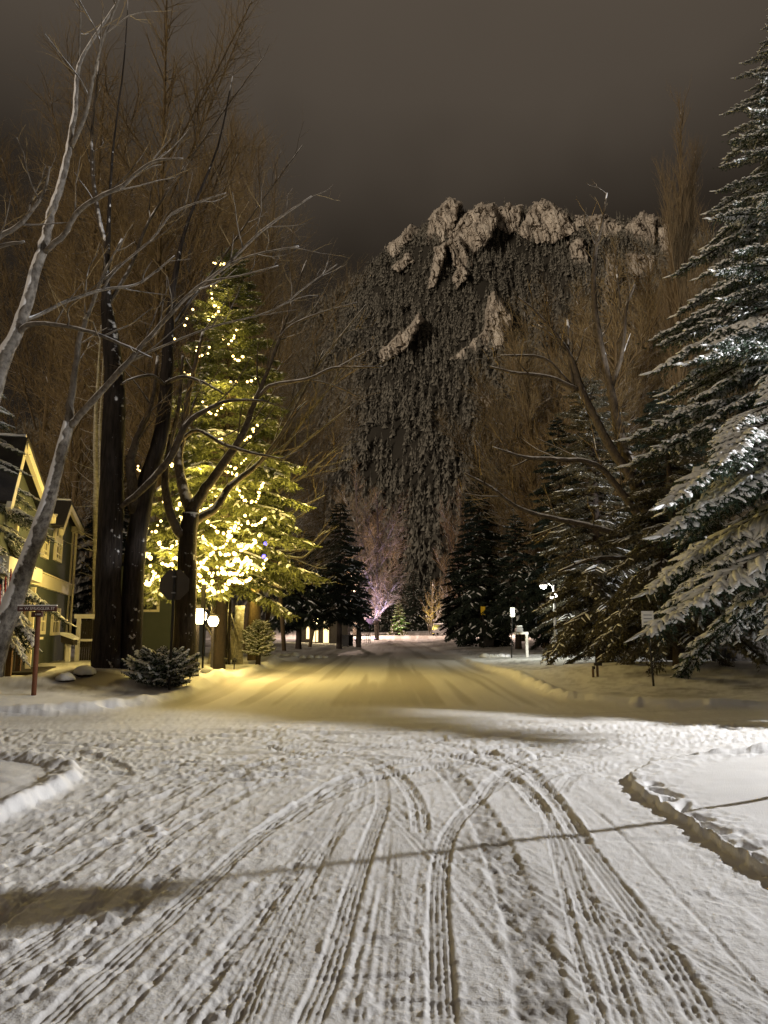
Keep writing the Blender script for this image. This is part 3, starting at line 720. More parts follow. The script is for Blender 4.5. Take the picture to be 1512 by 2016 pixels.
crown_tree('conifer_tree', 'tall dark conifer behind the frosted brown conifer', 1115, 48, 15.5, 3.5, 1.2, DRK, 120, 27, 0.75, 'dark conifers lining the street')
crown_tree('conifer_tree', 'dark conifer behind the neighbouring spruce and fence', 1330, 36, 13.5, 4.0, 0.5, DRK, 120, 28, 0.7, 'dark conifers lining the street')
crown_tree('conifer_tree', 'dark conifer standing behind the green house roof', 60, 52, 13.0, 3.5, 1.0, DRK, 90, 29, 0.7, 'dark conifers lining the street')
crown_tree('conifer_tree', 'dark conifer behind the slim yellow-lit aspens', 215, 55, 15.0, 3.5, 1.0, DRK, 90, 30, 0.7, 'dark conifers lining the street')
for i, (px, Y, H, w) in enumerate([(815, 150, 14, 3.2), (790, 165, 17, 3.4), (845, 180, 16, 3.5), (870, 170, 13, 3), (760, 175, 15, 3.2), (725, 160, 13, 3)]):
    crown_tree('conifer_tree', 'far conifer in the dark row where the street ends', px, Y, H, w, 0.5, DRK, 70, 60 + i, 0.7, 'far conifers at the end of the street')

_n = 0  # unseen conifers added behind the camera to shade the street from the town glow
for row, (off, cnt) in enumerate(((30, 9), (36, 9))):
    for i in range(cnt):
        lat = -24 + 52 * (i + .5 * row) / cnt
        x = 2 - .665 * off - .746 * lat * -1; y = 12 - .746 * off + .665 * lat * -1
        if abs(x + .35) < 5: x = -6.5
        spruce('conifer_tree', 'added unseen conifer in the near left row that blocks the town glow', (x, y, -.1), 15 + 3 * R.random(), 3.6, 0.4, 70, DRK, .25, .55, (15, -15), 700 + _n, 'added conifers shading the street'); _n += 1
# ------------------------------------------------------------------ bare trees
def grow(pts, rad, lvl, maxl, cfg, rs, out):
    """spawn children along a polyline; out[lvl] collects (pts, rad)"""
    seg = np.linalg.norm(np.diff(pts, axis=0), axis=1); cum = np.concatenate([[0], np.cumsum(seg)]); L = cum[-1]
    n = max(1, int(cfg['dens'][lvl] * L)) if lvl < len(cfg['dens']) else 0
    for i in range(n):
        t = cfg['t0'][lvl] + (1 - cfg['t0'][lvl]) * (i + rs.uniform(0, 1)) / n
        s = t * L; k = min(len(seg) - 1, int(np.searchsorted(cum, s) - 1)); k = max(k, 0); f = (s - cum[k]) / (seg[k] + 1e-9)
        p = pts[k] * (1 - f) + pts[k + 1] * f; r = rad[k] * (1 - f) + rad[k + 1] * f
        tg = (pts[k + 1] - pts[k]) / (seg[k] + 1e-9)
        a = np.array([rs.gauss(0, 1) for _ in range(3)]); a -= tg * a.dot(tg); a /= (np.linalg.norm(a) + 1e-6)
        an = math.radians(rs.uniform(*cfg['ang']))
        d = tg * math.cos(an) + a * math.sin(an); d[2] += cfg['up']; d /= np.linalg.norm(d)
        cl = cfg['len'][lvl] * rs.uniform(.5, 1.2) * (1.15 - 0.6 * t)
        m = 5 - min(lvl, 2)
        q = [p]; dd = d.copy()
        for j in range(1, m):
            dd = dd + np.array([rs.gauss(0, .14), rs.gauss(0, .14), rs.gauss(0, .10) + cfg['curl']]); dd /= np.linalg.norm(dd)
            q.append(q[-1] + dd * cl / (m - 1))
        q = np.array(q); r0 = min(r * 0.6, cfg['r'][lvl]); rr = np.linspace(r0, r0 * 0.4, m)
        out[lvl].append((q, rr))
        if lvl + 1 < maxl: grow(q, rr, lvl + 1, maxl, cfg, rs, out)

def bare_tree(name, label, limbs, mats, cfg, seed, group=None, twig_from=0, keep_limbs=True):
    """limbs: list of (list of (px,py,Y,width_px)), the first is the trunk"""
    rs = random.Random(seed)
    W = []
    for lm in limbs:
        pts = np.array([list(P(a, b, y)) for a, b, y, w in lm]); rad = np.array([w * 0.5 * y / F for a, b, y, w in lm]) * cfg.get('thin', 1.0)
        W.append((pts, rad))
    base = W[0][0][0].copy()
    T = empty(name, tuple(base), label, 'tree', group)
    out = {i: [] for i in range(6)}
    for i, (pts, rad) in enumerate(W):
        sm = catmull(np.hstack([pts, rad[:, None]]), 4); q, r = sm[:, :3], np.maximum(sm[:, 3], 0.006)
        q = q + NR.normal(0, 1, q.shape) * np.minimum(r, .08)[:, None] * 0.10 * (np.arange(len(q)) > 0)[:, None]
        b = MB(); b.tube(q - base, r, 9 if i == 0 else 7, noise=0.06)
        b.obj('trunk' if i == 0 else 'limb', mats[0] if i == 0 else mats[1], T, True)
        if i >= twig_from: grow(q, r, 0, cfg.get('max', 3), cfg, rs, out)
    if out[0]:
        b = MB(); b.tubes([(q - base, r) for q, r in out[0]], 4); b.obj('branches', mats[1], T, True, kind='stuff')
    tw = out[1] + out[2] + out[3]
    if tw:
        b = MB(); b.tubes([(q - base, r) for q, r in tw], 3); b.obj('twigs', mats[2], T, kind='stuff')
    return T

ASP = dict(dens=[1.7, 2.6, 3.2], t0=[0.25, 0.2, 0.2], ang=(25, 55), up=0.25, len=[1.5, 0.8, 0.45], r=[0.022, 0.010, 0.006], curl=0.05, max=3, thin=.8)
AM = [M['aspen'], M['limb'], M['twig']]
Y1 = 17.2
bare_tree('aspen_tree', 'leaning grey aspen with patchy snow on its trunk before the green house',
 [[(-22, 1330, Y1, 60), (0, 1250, Y1, 54), (28, 1180, Y1, 48), (62, 1080, Y1, 42), (94, 990, Y1, 36), (118, 900, Y1 - .1, 30), (137, 830, Y1 - .2, 27)],
  [(137, 835, Y1 - .2, 24), (139, 783, Y1 - .1, 19), (151, 704, Y1, 16), (159, 656, Y1 + .1, 14), (182, 598, Y1 + .3, 11), (204, 540, Y1 + .4, 8), (240, 470, Y1 + .6, 5)],
  [(139, 838, Y1 - .2, 22), (159, 815, Y1 - .3, 18), (212, 757, Y1 - .6, 16), (265, 698, Y1 - .9, 14), (317, 640, Y1 - 1.1, 12), (370, 582, Y1 - 1.3, 10), (439, 529, Y1 - 1.5, 9), (476, 492, Y1 - 1.6, 8), (529, 444, Y1 - 1.8, 7), (614, 386, Y1 - 2, 4)],
  [(370, 582, Y1 - 1.3, 7), (405, 556, Y1 - 1.6, 6), (472, 543, Y1 - 1.8, 5), (548, 523, Y1 - 2, 3)],
  [(450, 520, Y1 - 1.5, 6), (485, 507, Y1 - 1.7, 6), (521, 497, Y1 - 2, 6), (588, 485, Y1 - 2.2, 5)],
  [(250, 712, Y1 - .8, 7), (300, 690, Y1 - 1, 6), (360, 665, Y1 - 1.2, 5), (430, 640, Y1 - 1.4, 5), (505, 622, Y1 - 1.5, 4), (558, 599, Y1 - 1.6, 4), (604, 563, Y1 - 1.7, 4), (664, 520, Y1 - 1.8, 2)],
  ], AM, ASP, 101, 'bare roadside trees with snowy limbs', 1)
Y2 = 14.5
bare_tree('aspen_tree', 'pale bare aspen rising beyond the leaning one with forked crown',
 [[(-95, 1345, Y2, 56), (-70, 1150, Y2, 50), (-40, 900, Y2, 44), (0, 730, Y2, 38), (32, 656, Y2, 34), (53, 598, Y2, 30), (69, 534, Y2, 28), (87, 481, Y2, 26), (100, 423, Y2, 22), (119, 365, Y2, 20), (132, 312, Y2, 18), (140, 264, Y2, 15), (148, 212, Y2, 13), (153, 143, Y2, 12), (169, 100, Y2, 9), (228, 10, Y2, 7), (260, -50, Y2, 5)],
  [(140, 290, Y2, 13), (169, 222, Y2 - .2, 12), (183, 153, Y2 - .3, 10), (201, 79, Y2 - .4, 9), (233, 0, Y2 - .4, 7), (250, -60, Y2 - .4, 5)],
  [(153, 130, Y2, 8), (157, 60, Y2 + .2, 7), (158, -20, Y2 + .3, 5)],
  [(87, 497, Y2, 16), (127, 460, Y2 - .3, 14), (148, 423, Y2 - .5, 13), (190, 391, Y2 - .8, 12), (243, 365, Y2 - 1, 11), (265, 344, Y2 - 1.1, 9), (307, 317, Y2 - 1.3, 8), (360, 312, Y2 - 1.5, 4)],
  [(307, 317, Y2 - 1.3, 6), (328, 299, Y2 - 1.3, 4)],
  [(35, 656, Y2, 16), (63, 638, Y2 - .2, 14), (122, 640, Y2 - .5, 11), (185, 656, Y2 - .8, 10), (238, 677, Y2 - 1, 8), (299, 704, Y2 - 1.2, 4)],
  [(45, 630, Y2, 12), (79, 619, Y2 + .3, 10), (132, 593, Y2 + .6, 9), (201, 571, Y2 + .9, 8), (265, 561, Y2 + 1.1, 7), (307, 534, Y2 + 1.2, 5), (344, 503, Y2 + 1.3, 3)],
  [(-40, 500, Y2 - .5, 16), (0, 466, Y2 - .5, 14), (42, 439, Y2 - .6, 12), (85, 381, Y2 - .7, 9), (98, 328, Y2 - .8, 5)],
  [(-30, 495, Y2 - .7, 12), (10, 482, Y2 - .8, 11), (48, 476, Y2 - .9, 6)],
  [(201, 571, Y2 + .9, 7), (230, 530, Y2 + .8, 6), (300, 470, Y2 + .7, 6), (340, 420, Y2 + .6, 5), (400, 395, Y2 + .5, 5), (445, 380, Y2 + .4, 3)],
  ], AM, ASP, 102, 'bare roadside trees with snowy limbs', 1)
COT = dict(dens=[1.0, 2.4, 3.0], t0=[0.25, 0.15, 0.2], ang=(25, 60), up=0.30, len=[2.0, 1.0, 0.55], r=[0.03, 0.012, 0.007], curl=0.06, max=3)
CM = [M['cotton'], M['limb_dark'], M['darktwig']]
Y3 = 19.9
bare_tree('cottonwood_tree', 'thick straight black cottonwood trunk on the snowy mound',
 [[(205, 1330, Y3, 64), (207, 1300, Y3, 54), (215, 1100, Y3, 50), (221, 900, Y3, 47), (226, 760, Y3, 42), (214, 640, Y3, 30), (208, 560, Y3, 17), (214, 440, Y3 + .1, 9), (222, 300, Y3 + .2, 5), (244, 120, Y3 + .3, 3), (252, 0, Y3 + .4, 1.5)],
  [(214, 600, Y3, 10), (262, 515, Y3 + .6, 8), (296, 430, Y3 + 1, 6), (366, 325, Y3 + 1.4, 4), (436, 225, Y3 + 1.8, 3), (520, 110, Y3 + 2, 1.5)],
  [(212, 500, Y3, 12), (190, 400, Y3 + 1, 10), (180, 280, Y3 + 1.6, 7), (195, 120, Y3 + 2, 4)],
  ], CM, COT, 103, 'cottonwoods on the snowy mound', 1)
bare_tree('cottonwood_tree', 'snow-flecked cottonwood trunk forking beside the thick straight one',
 [[(254, 1332, Y3 + .4, 56), (255, 1300, Y3 + .4, 46), (265, 1100, Y3 + .4, 41), (284, 970, Y3 + .4, 38), (308, 890, Y3 + .4, 32), (320, 838, Y3 + .4, 30), (328, 740, Y3 + .4, 26), (333, 645, Y3 + .4, 20), (345, 540, Y3 + .4, 12), (372, 430, Y3 + .6, 7), (428, 290, Y3 + .9, 4), (458, 150, Y3 + 1.2, 2)],
  [(268, 1010, Y3 + .3, 24), (261, 956, Y3 + .1, 22), (257, 906, Y3, 19), (275, 850, Y3 - .1, 14), (300, 790, Y3 - .2, 9), (310, 700, Y3 - .2, 5)],
  [(240, 998, Y3 - .1, 11), (290, 955, Y3 - .4, 14), (333, 905, Y3 - .6, 15), (356, 858, Y3 - .8, 14), (372, 831, Y3 - .9, 12), (405, 808, Y3 - 1, 10), (455, 788, Y3 - 1.1, 7), (530, 790, Y3 - 1.2, 3)],
  [(333, 650, Y3 + .4, 9), (374, 595, Y3 + .9, 7), (426, 525, Y3 + 1.4, 5), (516, 395, Y3 + 1.8, 3), (596, 285, Y3 + 2.1, 1.5)],
  [(325, 760, Y3 + .3, 9), (300, 740, Y3 - .4, 8), (262, 745, Y3 - .8, 6), (238, 757, Y3 - 1, 4)],
  [(326, 755, Y3 + .3, 9), (360, 742, Y3 - .2, 8), (399, 752, Y3 - .5, 6), (440, 775, Y3 - .8, 4)],
  ], CM, COT, 104, 'cottonwoods on the snowy mound', 1)
Y5 = 22.0
bare_tree('cottonwood_tree', 'forked cottonwood right behind the stop sign with spreading limbs',
 [[(360, 1315, Y5, 58), (362, 1285, Y5, 47), (367, 1150, Y5, 41), (370, 1060, Y5, 35), (376, 1010, Y5, 33)],
  [(366, 1062, Y5, 22), (348, 1042, Y5 - .2, 19), (331, 996, Y5 - .4, 18), (325, 939, Y5 - .6, 15), (332, 890, Y5 - .7, 12), (352, 800, Y5 - .8, 8), (360, 700, Y5 - .9, 5)],
  [(376, 1005, Y5, 26), (362, 965, Y5 + .3, 22), (351, 906, Y5 + .5, 18), (361, 850, Y5 + .7, 14), (375, 760, Y5 + .8, 10), (400, 650, Y5 + 1, 6)],
  [(378, 1005, Y5, 26), (398, 970, Y5 - .1, 22), (414, 949, Y5 - .2, 20), (444, 906, Y5 - .4, 18), (470, 868, Y5 - .5, 15), (488, 831, Y5 - .6, 13), (498, 798, Y5 - .7, 11), (521, 745, Y5 - .8, 9), (560, 640, Y5 - .9, 6), (600, 520, Y5 - 1, 3)],
  [(374, 1035, Y5, 24), (391, 1020, Y5 + .3, 20), (424, 1000, Y5 + .6, 17), (454, 956, Y5 + .8, 14), (500, 920, Y5 + 1, 11), (538, 880, Y5 + 1.2, 8), (590, 800, Y5 + 1.4, 5)],
  [(352, 870, Y5 + .5, 8), (389, 847, Y5 - .2, 8), (438, 874, Y5 - .6, 8), (491, 890, Y5 - .9, 7), (538, 900, Y5 - 1.1, 4), (566, 903, Y5 - 1.2, 2)],
  [(505, 785, Y5 - .7, 8), (531, 760, Y5 - .9, 8), (571, 752, Y5 - 1.1, 7), (614, 743, Y5 - 1.3, 7), (654, 725, Y5 - 1.5, 6), (700, 723, Y5 - 1.6, 5), (762, 722, Y5 - 1.7, 3)],
  [(500, 922, Y5 + 1, 7), (535, 880, Y5 + .8, 6), (565, 834, Y5 + .6, 6), (591, 785, Y5 + .4, 5), (614, 742, Y5 + .2, 5), (637, 690, Y5 + .1, 3)],
  [(550, 665, Y5 - .9, 5), (575, 640, Y5 - 1.1, 5), (631, 616, Y5 - 1.3, 4), (703, 596, Y5 - 1.5, 3)],
  ], CM, COT, 105, None, 1)
# slim yellow-lit aspens
SL = dict(dens=[1.6, 1.6], t0=[0.2, 0.2], ang=(55, 90), up=0.02, len=[1.7, 0.7], r=[0.018, 0.008], curl=0.03, max=2)
Y6 = 30
for i, (x0, w, x1) in enumerate([(186, 11, 189), (199, 8, 198)]):
    bare_tree('slim_aspen', ['straight slim aspen with yellow-lit trunk beside the white gate', 'thinner straight aspen with yellow-lit trunk squeezed beside the thick black trunk'][i],
     [[(x0 - 4, 1300, Y6 + i, w + 2), (x0, 1230, Y6 + i, w), (x1, 1000, Y6 + i, w), (x1 - 1, 850, Y6 + i, w - 2), (x1 + 2, 770, Y6 + i, w - 5), (x1 + 10, 640, Y6 + i, 2)]],
     [M['slim'], M['slim'], M['twig']], SL, 110 + i, 'slim aspens by the green house', 0)
# lit branches right of the Christmas tree
Y7 = 30.5
GB = [[(500, 1300, Y7, 26), (502, 1200, Y7, 22), (506, 1080, Y7, 18), (515, 960, Y7, 14), (530, 800, Y7, 8), (560, 620, Y7, 4)]]
for (a, b_, c, d_) in [((506, 1090), (560, 1085), (600, 1080), (640, 1045)), ((505, 1110), (545, 1095), (595, 1098), (618, 1078)), ((507, 1060), (555, 1050), (572, 1030), (606, 1005)), ((508, 1030), (560, 1015), (590, 1000), (640, 975)),
                       ((510, 1000), (560, 960), (600, 935), (665, 880)), ((512, 980), (545, 920), (600, 870), (690, 800)), ((505, 1120), (545, 1140), (580, 1150), (622, 1148)), ((515, 950), (560, 880), (620, 800), (700, 700)),
                       ((506, 1130), (540, 1150), (562, 1158), (590, 1150)), ((520, 890), (570, 800), (640, 700), (720, 600))]:
    GB.append([(a[0], a[1], Y7, 9), (b_[0], b_[1], Y7 - .5, 7), (c[0], c[1], Y7 - 1, 5), (d_[0], d_[1], Y7 - 1.4, 2)])
bare_tree('bare_tree', 'bare tree reaching snowy yellow-lit branches out beside the lit spruce', GB, [M['darktwig'], M['limb'], M['twig']], COT, 106)

# bare tree on the right
Y8 = 24.5
bare_tree('bare_tree', 'bare dark tree fanning its limbs up behind the big snowy spruce',
 [[(1335, 1300, Y8, 46), (1325, 1180, Y8, 40), (1300, 1080, Y8, 36), (1270, 1000, Y8, 32), (1235, 900, Y8, 26)],
  [(1240, 915, Y8, 26), (1222, 870, Y8, 22), (1205, 780, Y8, 17), (1185, 690, Y8, 14), (1170, 600, Y8, 12), (1172, 500, Y8, 9), (1185, 440, Y8, 6), (1195, 380, Y8, 3)],
  [(1205, 760, Y8, 11), (1225, 690, Y8 - .4, 9), (1232, 610, Y8 - .6, 7), (1250, 560, Y8 - .8, 4)],
  [(1222, 605, Y8 - .6, 5), (1214, 540, Y8 - .6, 3)],
  [(1280, 1020, Y8 - .4, 22), (1235, 930, Y8 - .8, 20), (1195, 870, Y8 - 1, 18), (1145, 770, Y8 - 1.3, 15), (1122, 700, Y8 - 1.4, 11), (1060, 620, Y8 - 1.6, 7), (1020, 585, Y8 - 1.7, 4)],
  [(1140, 768, Y8 - 1.3, 10), (1080, 742, Y8 - 1.5, 9), (1020, 735, Y8 - 1.7, 7), (965, 722, Y8 - 1.9, 4)],
  [(1125, 760, Y8 - 1.3, 8), (1070, 705, Y8 - 1.4, 6), (985, 700, Y8 - 1.8, 4)],
  [(1150, 770, Y8 - 1.2, 9), (1115, 690, Y8 - 1, 7), (1060, 640, Y8 - .9, 4)],
  [(1130, 770, Y8 - 1.3, 8), (1120, 700, Y8 - 1, 7), (1117, 630, Y8 - .8, 4)],
  [(1300, 1080, Y8 - .4, 18), (1210, 950, Y8 - 1.2, 14), (1160, 910, Y8 - 1.6, 11), (1100, 905, Y8 - 1.9, 10), (1030, 900, Y8 - 2.1, 8), (970, 880, Y8 - 2.3, 4)],
  [(1290, 1080, Y8 - .6, 16), (1180, 1040, Y8 - 1.4, 12), (1090, 1020, Y8 - 1.8, 10), (1020, 1000, Y8 - 2, 9), (965, 960, Y8 - 2.2, 8), (915, 932, Y8 - 2.4, 4)],
  [(1260, 1100, Y8 - .8, 12), (1170, 1100, Y8 - 1.4, 9), (1100, 1125, Y8 - 1.8, 5)],
  ], [M['cotton'], M['limb_dark'], M['twig']], dict(COT, dens=[0.9, 2.4, 2.6]), 107, None, 1)

# tall hazy crowns of fine twigs
FUZZ = dict(dens=[2.6, 2.6, 2.2], t0=[0.15, 0.1, 0.1], ang=(20, 50), up=0.35, len=[3.0, 1.7, 1.0], r=[0.05, 0.025, 0.016], curl=0.08, max=3)
def fuzzy(label, px, Y, top, spread, seed, mats, group, n=7, low=0.3, cfg=FUZZ, w=16):
    rs = random.Random(seed); t0 = 1262 - 0; lim = []
    k = 30.0 / Y * 1.0
    lim.append([(px, t0, Y, w * 1.3), (px + rs.uniform(-.1, .1) * spread, t0 - (t0 - top) * .35, Y, w), (px + rs.uniform(-.1, .1) * spread, t0 - (t0 - top) * .7, Y, w * .6), (px, top, Y, 2)])
    for i in range(n):
        u = low + (0.75 - low) * i / n; s = 1 if i % 2 else -1
        y0 = t0 - (t0 - top) * u; e = rs.uniform(.5, 1.0) * spread
        y1 = y0 - (t0 - top) * rs.uniform(.15, .28); dz = rs.uniform(-.07, .07) * Y
        lim.append([(px, y0, Y, w * .55 * (1 - u * .5)), (px + s * e * .5, (y0 + y1) / 2 + 8, Y + dz * .5, w * .38 * (1 - u * .5)), (px + s * e, y1, Y + dz, w * .2)])
    return bare_tree('bare_tree', label, lim, mats, cfg, seed, group, 0)
TM = [M['darktwig'], M['darktwig'], M['twig']]
TB = [M['darktwig'], M['darktwig'], M['darktwig']]
def copy_tree(T, px, Y, rz, sc, label, group):
    c = T.copy(); COL.objects.link(c); p = P(px, 1262, Y); c.location = (p.x, Y, 0.1); c.rotation_euler = (0, 0, rz); c.scale = (sc[0], sc[0], sc[1])
    c['label'] = label; c['group'] = group
    for ch in list(T.children):
        o = ch.copy(); COL.objects.link(o); o.parent = c
    return c
fuzzy('tall narrow poplar of fine brown twigs above the right conifers', 1340, 44, 215, 34, 201, TB, None, 14, 0.3, dict(FUZZ, dens=[3.4, 3.2, 2.4], ang=(10, 22), up=.7, len=[3.0, 1.6, .9], r=[.05, .026, .016]), 12)
GR = 'hazy bare crowns on the right'
fr = fuzzy('broad brown fine-twigged tree below the rock tower', 1210, 50, 500, 120, 202, TM, GR, 11, 0.25, dict(FUZZ, ang=(22, 60), up=.22, dens=[3.2, 3.4, 2.7], r=[.05, .027, .020]), 13)
copy_tree(fr, 1075, 54, 2.0, (1.0, .95), 'brown fine-twigged tree over the lit street lamp', GR)
copy_tree(fr, 975, 68, 4.1, (1.0, .88), 'brown fine-twigged tree behind the broad black conifer', GR)
copy_tree(fr, 1385, 52, 1.0, (1.05, 1.12), 'dense brown fine-twigged tree at the foot of the poplar', GR)
copy_tree(fr, 1290, 58, 5.2, (1.15, 1.15), 'tall brown fine-twigged tree between the poplar and rock tower', GR)
copy_tree(fr, 1140, 70, 3.1, (1.3, 1.25), 'tall brown fine-twigged tree far behind the bare dark tree', GR)
copy_tree(fr, 1250, 76, 1.7, (1.5, 1.35), 'highest brown fine-twigged crown before the rock tower', GR)
copy_tree(fr, 1440, 60, 2.6, (1.3, 1.3), 'brown fine-twigged crown between the poplar and big spruce', GR)
copy_tree(fr, 1030, 84, .5, (1.2, 1.15), 'brown fine-twigged tree far behind the mailbox', GR)
GL = 'hazy bare crowns on the left'
fl_ = fuzzy('huge bare tree with dark upward fan of twigs behind the cottonwoods', 330, 34, -60, 250, 206, [M['darktwig'], M['darktwig'], M['twig']], GL, 16, 0.22, dict(FUZZ, ang=(25, 62), up=.2, dens=[2.8, 3.0, 2.6], len=[3.6, 1.9, 1.0], r=[.034, .019, .015]), 12)
copy_tree(fl_, 120, 40, 2.2, (1.0, 1.0), 'bare dark crown of twigs above the green house', GL)
copy_tree(fl_, 480, 46, 4.0, (1.0, .95), 'bare dark crown of twigs spreading over the lit spruce', GL)
copy_tree(fl_, 560, 50, 1.1, (.85, .60), 'brown bare crown between the lit spruce and black conifer', GL)
copy_tree(fl_, 250, 56, 5.0, (1.2, 1.15), 'tall bare crown of twigs far behind the slim aspens', GL)
copy_tree(fl_, 20, 50, 3.0, (1.1, 1.05), 'bare crown of twigs behind the leaning aspen and the house', GL)
copy_tree(fl_, 400, 60, 0.4, (1.25, 1.3), 'tallest bare crown of twigs far behind the lit spruce', GL)
copy_tree(fl_, 520, 66, 2.9, (1.2, 1.15), 'bare crown of twigs against the sky behind the lit spruce', GL)
copy_tree(fl_, 180, 70, 1.5, (1.5, 1.5), 'pale bare crown of twigs farthest behind the green house', GL)
copy_tree(fl_, 420, 80, 4.6, (1.6, 1.7), 'bare crown of twigs farthest behind the lit spruce', GL)
copy_tree(fl_, 610, 62, 3.6, (.8, .42), 'lower brown bare crown just left of the black conifer', GL)
fuzzy('bare purple-lit tree with level branches at the far crossing', 742, 98, 968, 52, 210, [M['limb'], M['limb'], M['twig']], 'bare trees at the far crossing', 12, 0.1, dict(FUZZ, dens=[3.2, 3, 2], ang=(30, 70), up=.1, len=[3, 1.6, 1]), 7)
fuzzy('taller bare pinkish tree behind the purple-lit one', 700, 108, 930, 45, 211, [M['limb'], M['limb'], M['twig']], 'bare trees at the far crossing', 9, 0.3, FUZZ, 9)
fuzzy('bare pinkish tree behind the broad black conifer', 905, 96, 960, 45, 212, [M['limb'], M['limb'], M['twig']], 'bare trees at the far crossing', 9, 0.2, FUZZ, 8)
fuzzy('small bare yellow-lit tree beside the parked car', 852, 112, 1150, 22, 213, [M['limb'], M['limb'], M['twig']], 'bare trees at the far crossing', 8, 0.1, dict(FUZZ, len=[2, 1, .6]), 5)
crown_tree('conifer_tree', 'small green-lit conifer at the far crossing', 785, 112, 5.2, 1.9, 0.3, XMS, 50, 71, 0.7)

# ------------------------------------------------------------------ buildings
M['green_siding'] = mat('green_siding', (0.080, 0.090, 0.072), (0.058, 0.068, 0.056), 2.5, 0.8, 0.15)
M['cream'] = mat('cream_trim', (0.74, 0.68, 0.50), (0.66, 0.60, 0.44), 5, 0.6)
M['glass'] = mat('window_glass', (0.02, 0.022, 0.025), (0.03, 0.03, 0.03), 2, 0.08, spec=0.6)
M['roofm'] = mat('shingle_roof', (0.05, 0.045, 0.04), (0.03, 0.027, 0.025), 8, 0.9, 0.5)
M['wood'] = mat('brown_wood', (0.12, 0.07, 0.04), (0.07, 0.04, 0.025), 9, 0.8, 0.4)
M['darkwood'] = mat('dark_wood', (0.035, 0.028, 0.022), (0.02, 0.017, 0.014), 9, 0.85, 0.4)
M['white'] = mat('white_paint', (0.72, 0.70, 0.64), (0.62, 0.60, 0.55), 6, 0.6)

HA = math.radians(-74.6)
HOME = empty('green_house', (-14.0, 33.0, 0.15), 'two-storey green house with cream trim and steep gables by the leaning aspen', 'house', None, HA)
Hinv = HOME.matrix_basis.inverted()
def wp(px, py, off=0.0):
    """pixel -> (t, z) on the facade plane of the house"""
    d = Hinv.to_3x3() @ ray(px, py); o = Hinv @ Vector((0, 0, CAMH))
    k = (off - o.y) / d.y; q = o + d * k; return q.x, q.z
def wpx(px): return wp(px, 1238)[0]
t_end = 14.5
e1 = wp(142, 1032); k1 = wp(119, 992); v1 = wp(104, 1022); r1 = wp(78, 1010); pk = wp(23, 868)
tl = pk[0] + 1.3; ztl = pk[1] - 2.0
wall = MB()
base = [(0.0, -0.4), (0.0, e1[1] - .1), (k1[0], k1[1] - .12), (v1[0], v1[1] - .25), (r1[0], r1[1] - .1), (pk[0], pk[1] - .12), (tl, ztl - .1), (t_end, ztl - .3), (t_end, -0.4)]
wall.prism(base, -7.0, 0.0); wall.obj('wall', M['green_siding'], HOME)
rf = MB()
def roof_strip(b, a, c, th, y0, y1):
    a = np.array(a); c = np.array(c); d = (c - a) / np.linalg.norm(c - a); n = np.array([-d[1], d[0]])
    if n[1] < 0: n = -n
    poly = [a, c, c + n * th, a + n * th]; b.prism([tuple(q) for q in poly], y0, y1)
rl = [(-0.35, e1[1] - .15), (k1[0], k1[1]), (v1[0] + .1, v1[1] - .35), (r1[0] - .2, r1[1] - .05), (pk[0], pk[1]), (tl, ztl)]
for i, (a, c) in enumerate([(rl[0], rl[1]), (rl[1], rl[2]), (rl[3], rl[4]), (rl[4], rl[5])]): roof_strip(rf, a, c, 0.14, -7.2, 0.42)
ro = rf.obj('roof', M['roofm'], HOME)
rs_ = MB()
for i, (a, c) in enumerate([(rl[0], rl[1]), (rl[3], rl[4])]):
    roof_strip(rs_, (a[0], a[1] + .15), (c[0], c[1] + .15), 0.07, -7.15, 0.36)
rs_.obj('roof_snow', M['snow'], ro)
for i, (a, c) in enumerate([(rl[0], rl[1]), (rl[1], rl[2]), (rl[3], rl[4]), (rl[4], rl[5])]):
    b = MB(); roof_strip(b, (a[0], a[1] - .27), (c[0], c[1] - .27), 0.26, 0.30, 0.425); b.obj('rake_board', M['cream'], HOME)
b = MB(); b.box((r1[0] - .35, .2, r1[1] - .12), (.7, .45, .26)); b.obj('eave_return', M['cream'], HOME)
b = MB(); b.box((.1, .2, e1[1] - .22), (.75, .45, .24)); b.obj('eave_return', M['cream'], HOME)
tb0 = wp(136, 1156); tb1 = wp(52, 1143)
zb = (tb0[1] + tb1[1]) / 2; b = MB(); b.box(((0 + tb1[0]) / 2, .05, zb), (tb1[0] + .1, .14, 0.46)); b.obj('belt_board', M['cream'], HOME)
b = MB(); b.box((tb1[0] / 2, .07, zb + .25), (tb1[0] + .2, .22, 0.05)); b.obj('belt_cap', M['cream'], HOME)
b = MB(); b.box((0.08, .02, e1[1] / 2 - .1), (.2, .07, e1[1] - .1)); b.obj('corner_board', M['cream'], HOME)
b = MB(); b.tube([(-.12, .14, .1), (-.12, .14, e1[1] - .3)], .055, 8); b.obj('downspout', M['cream'], HOME)
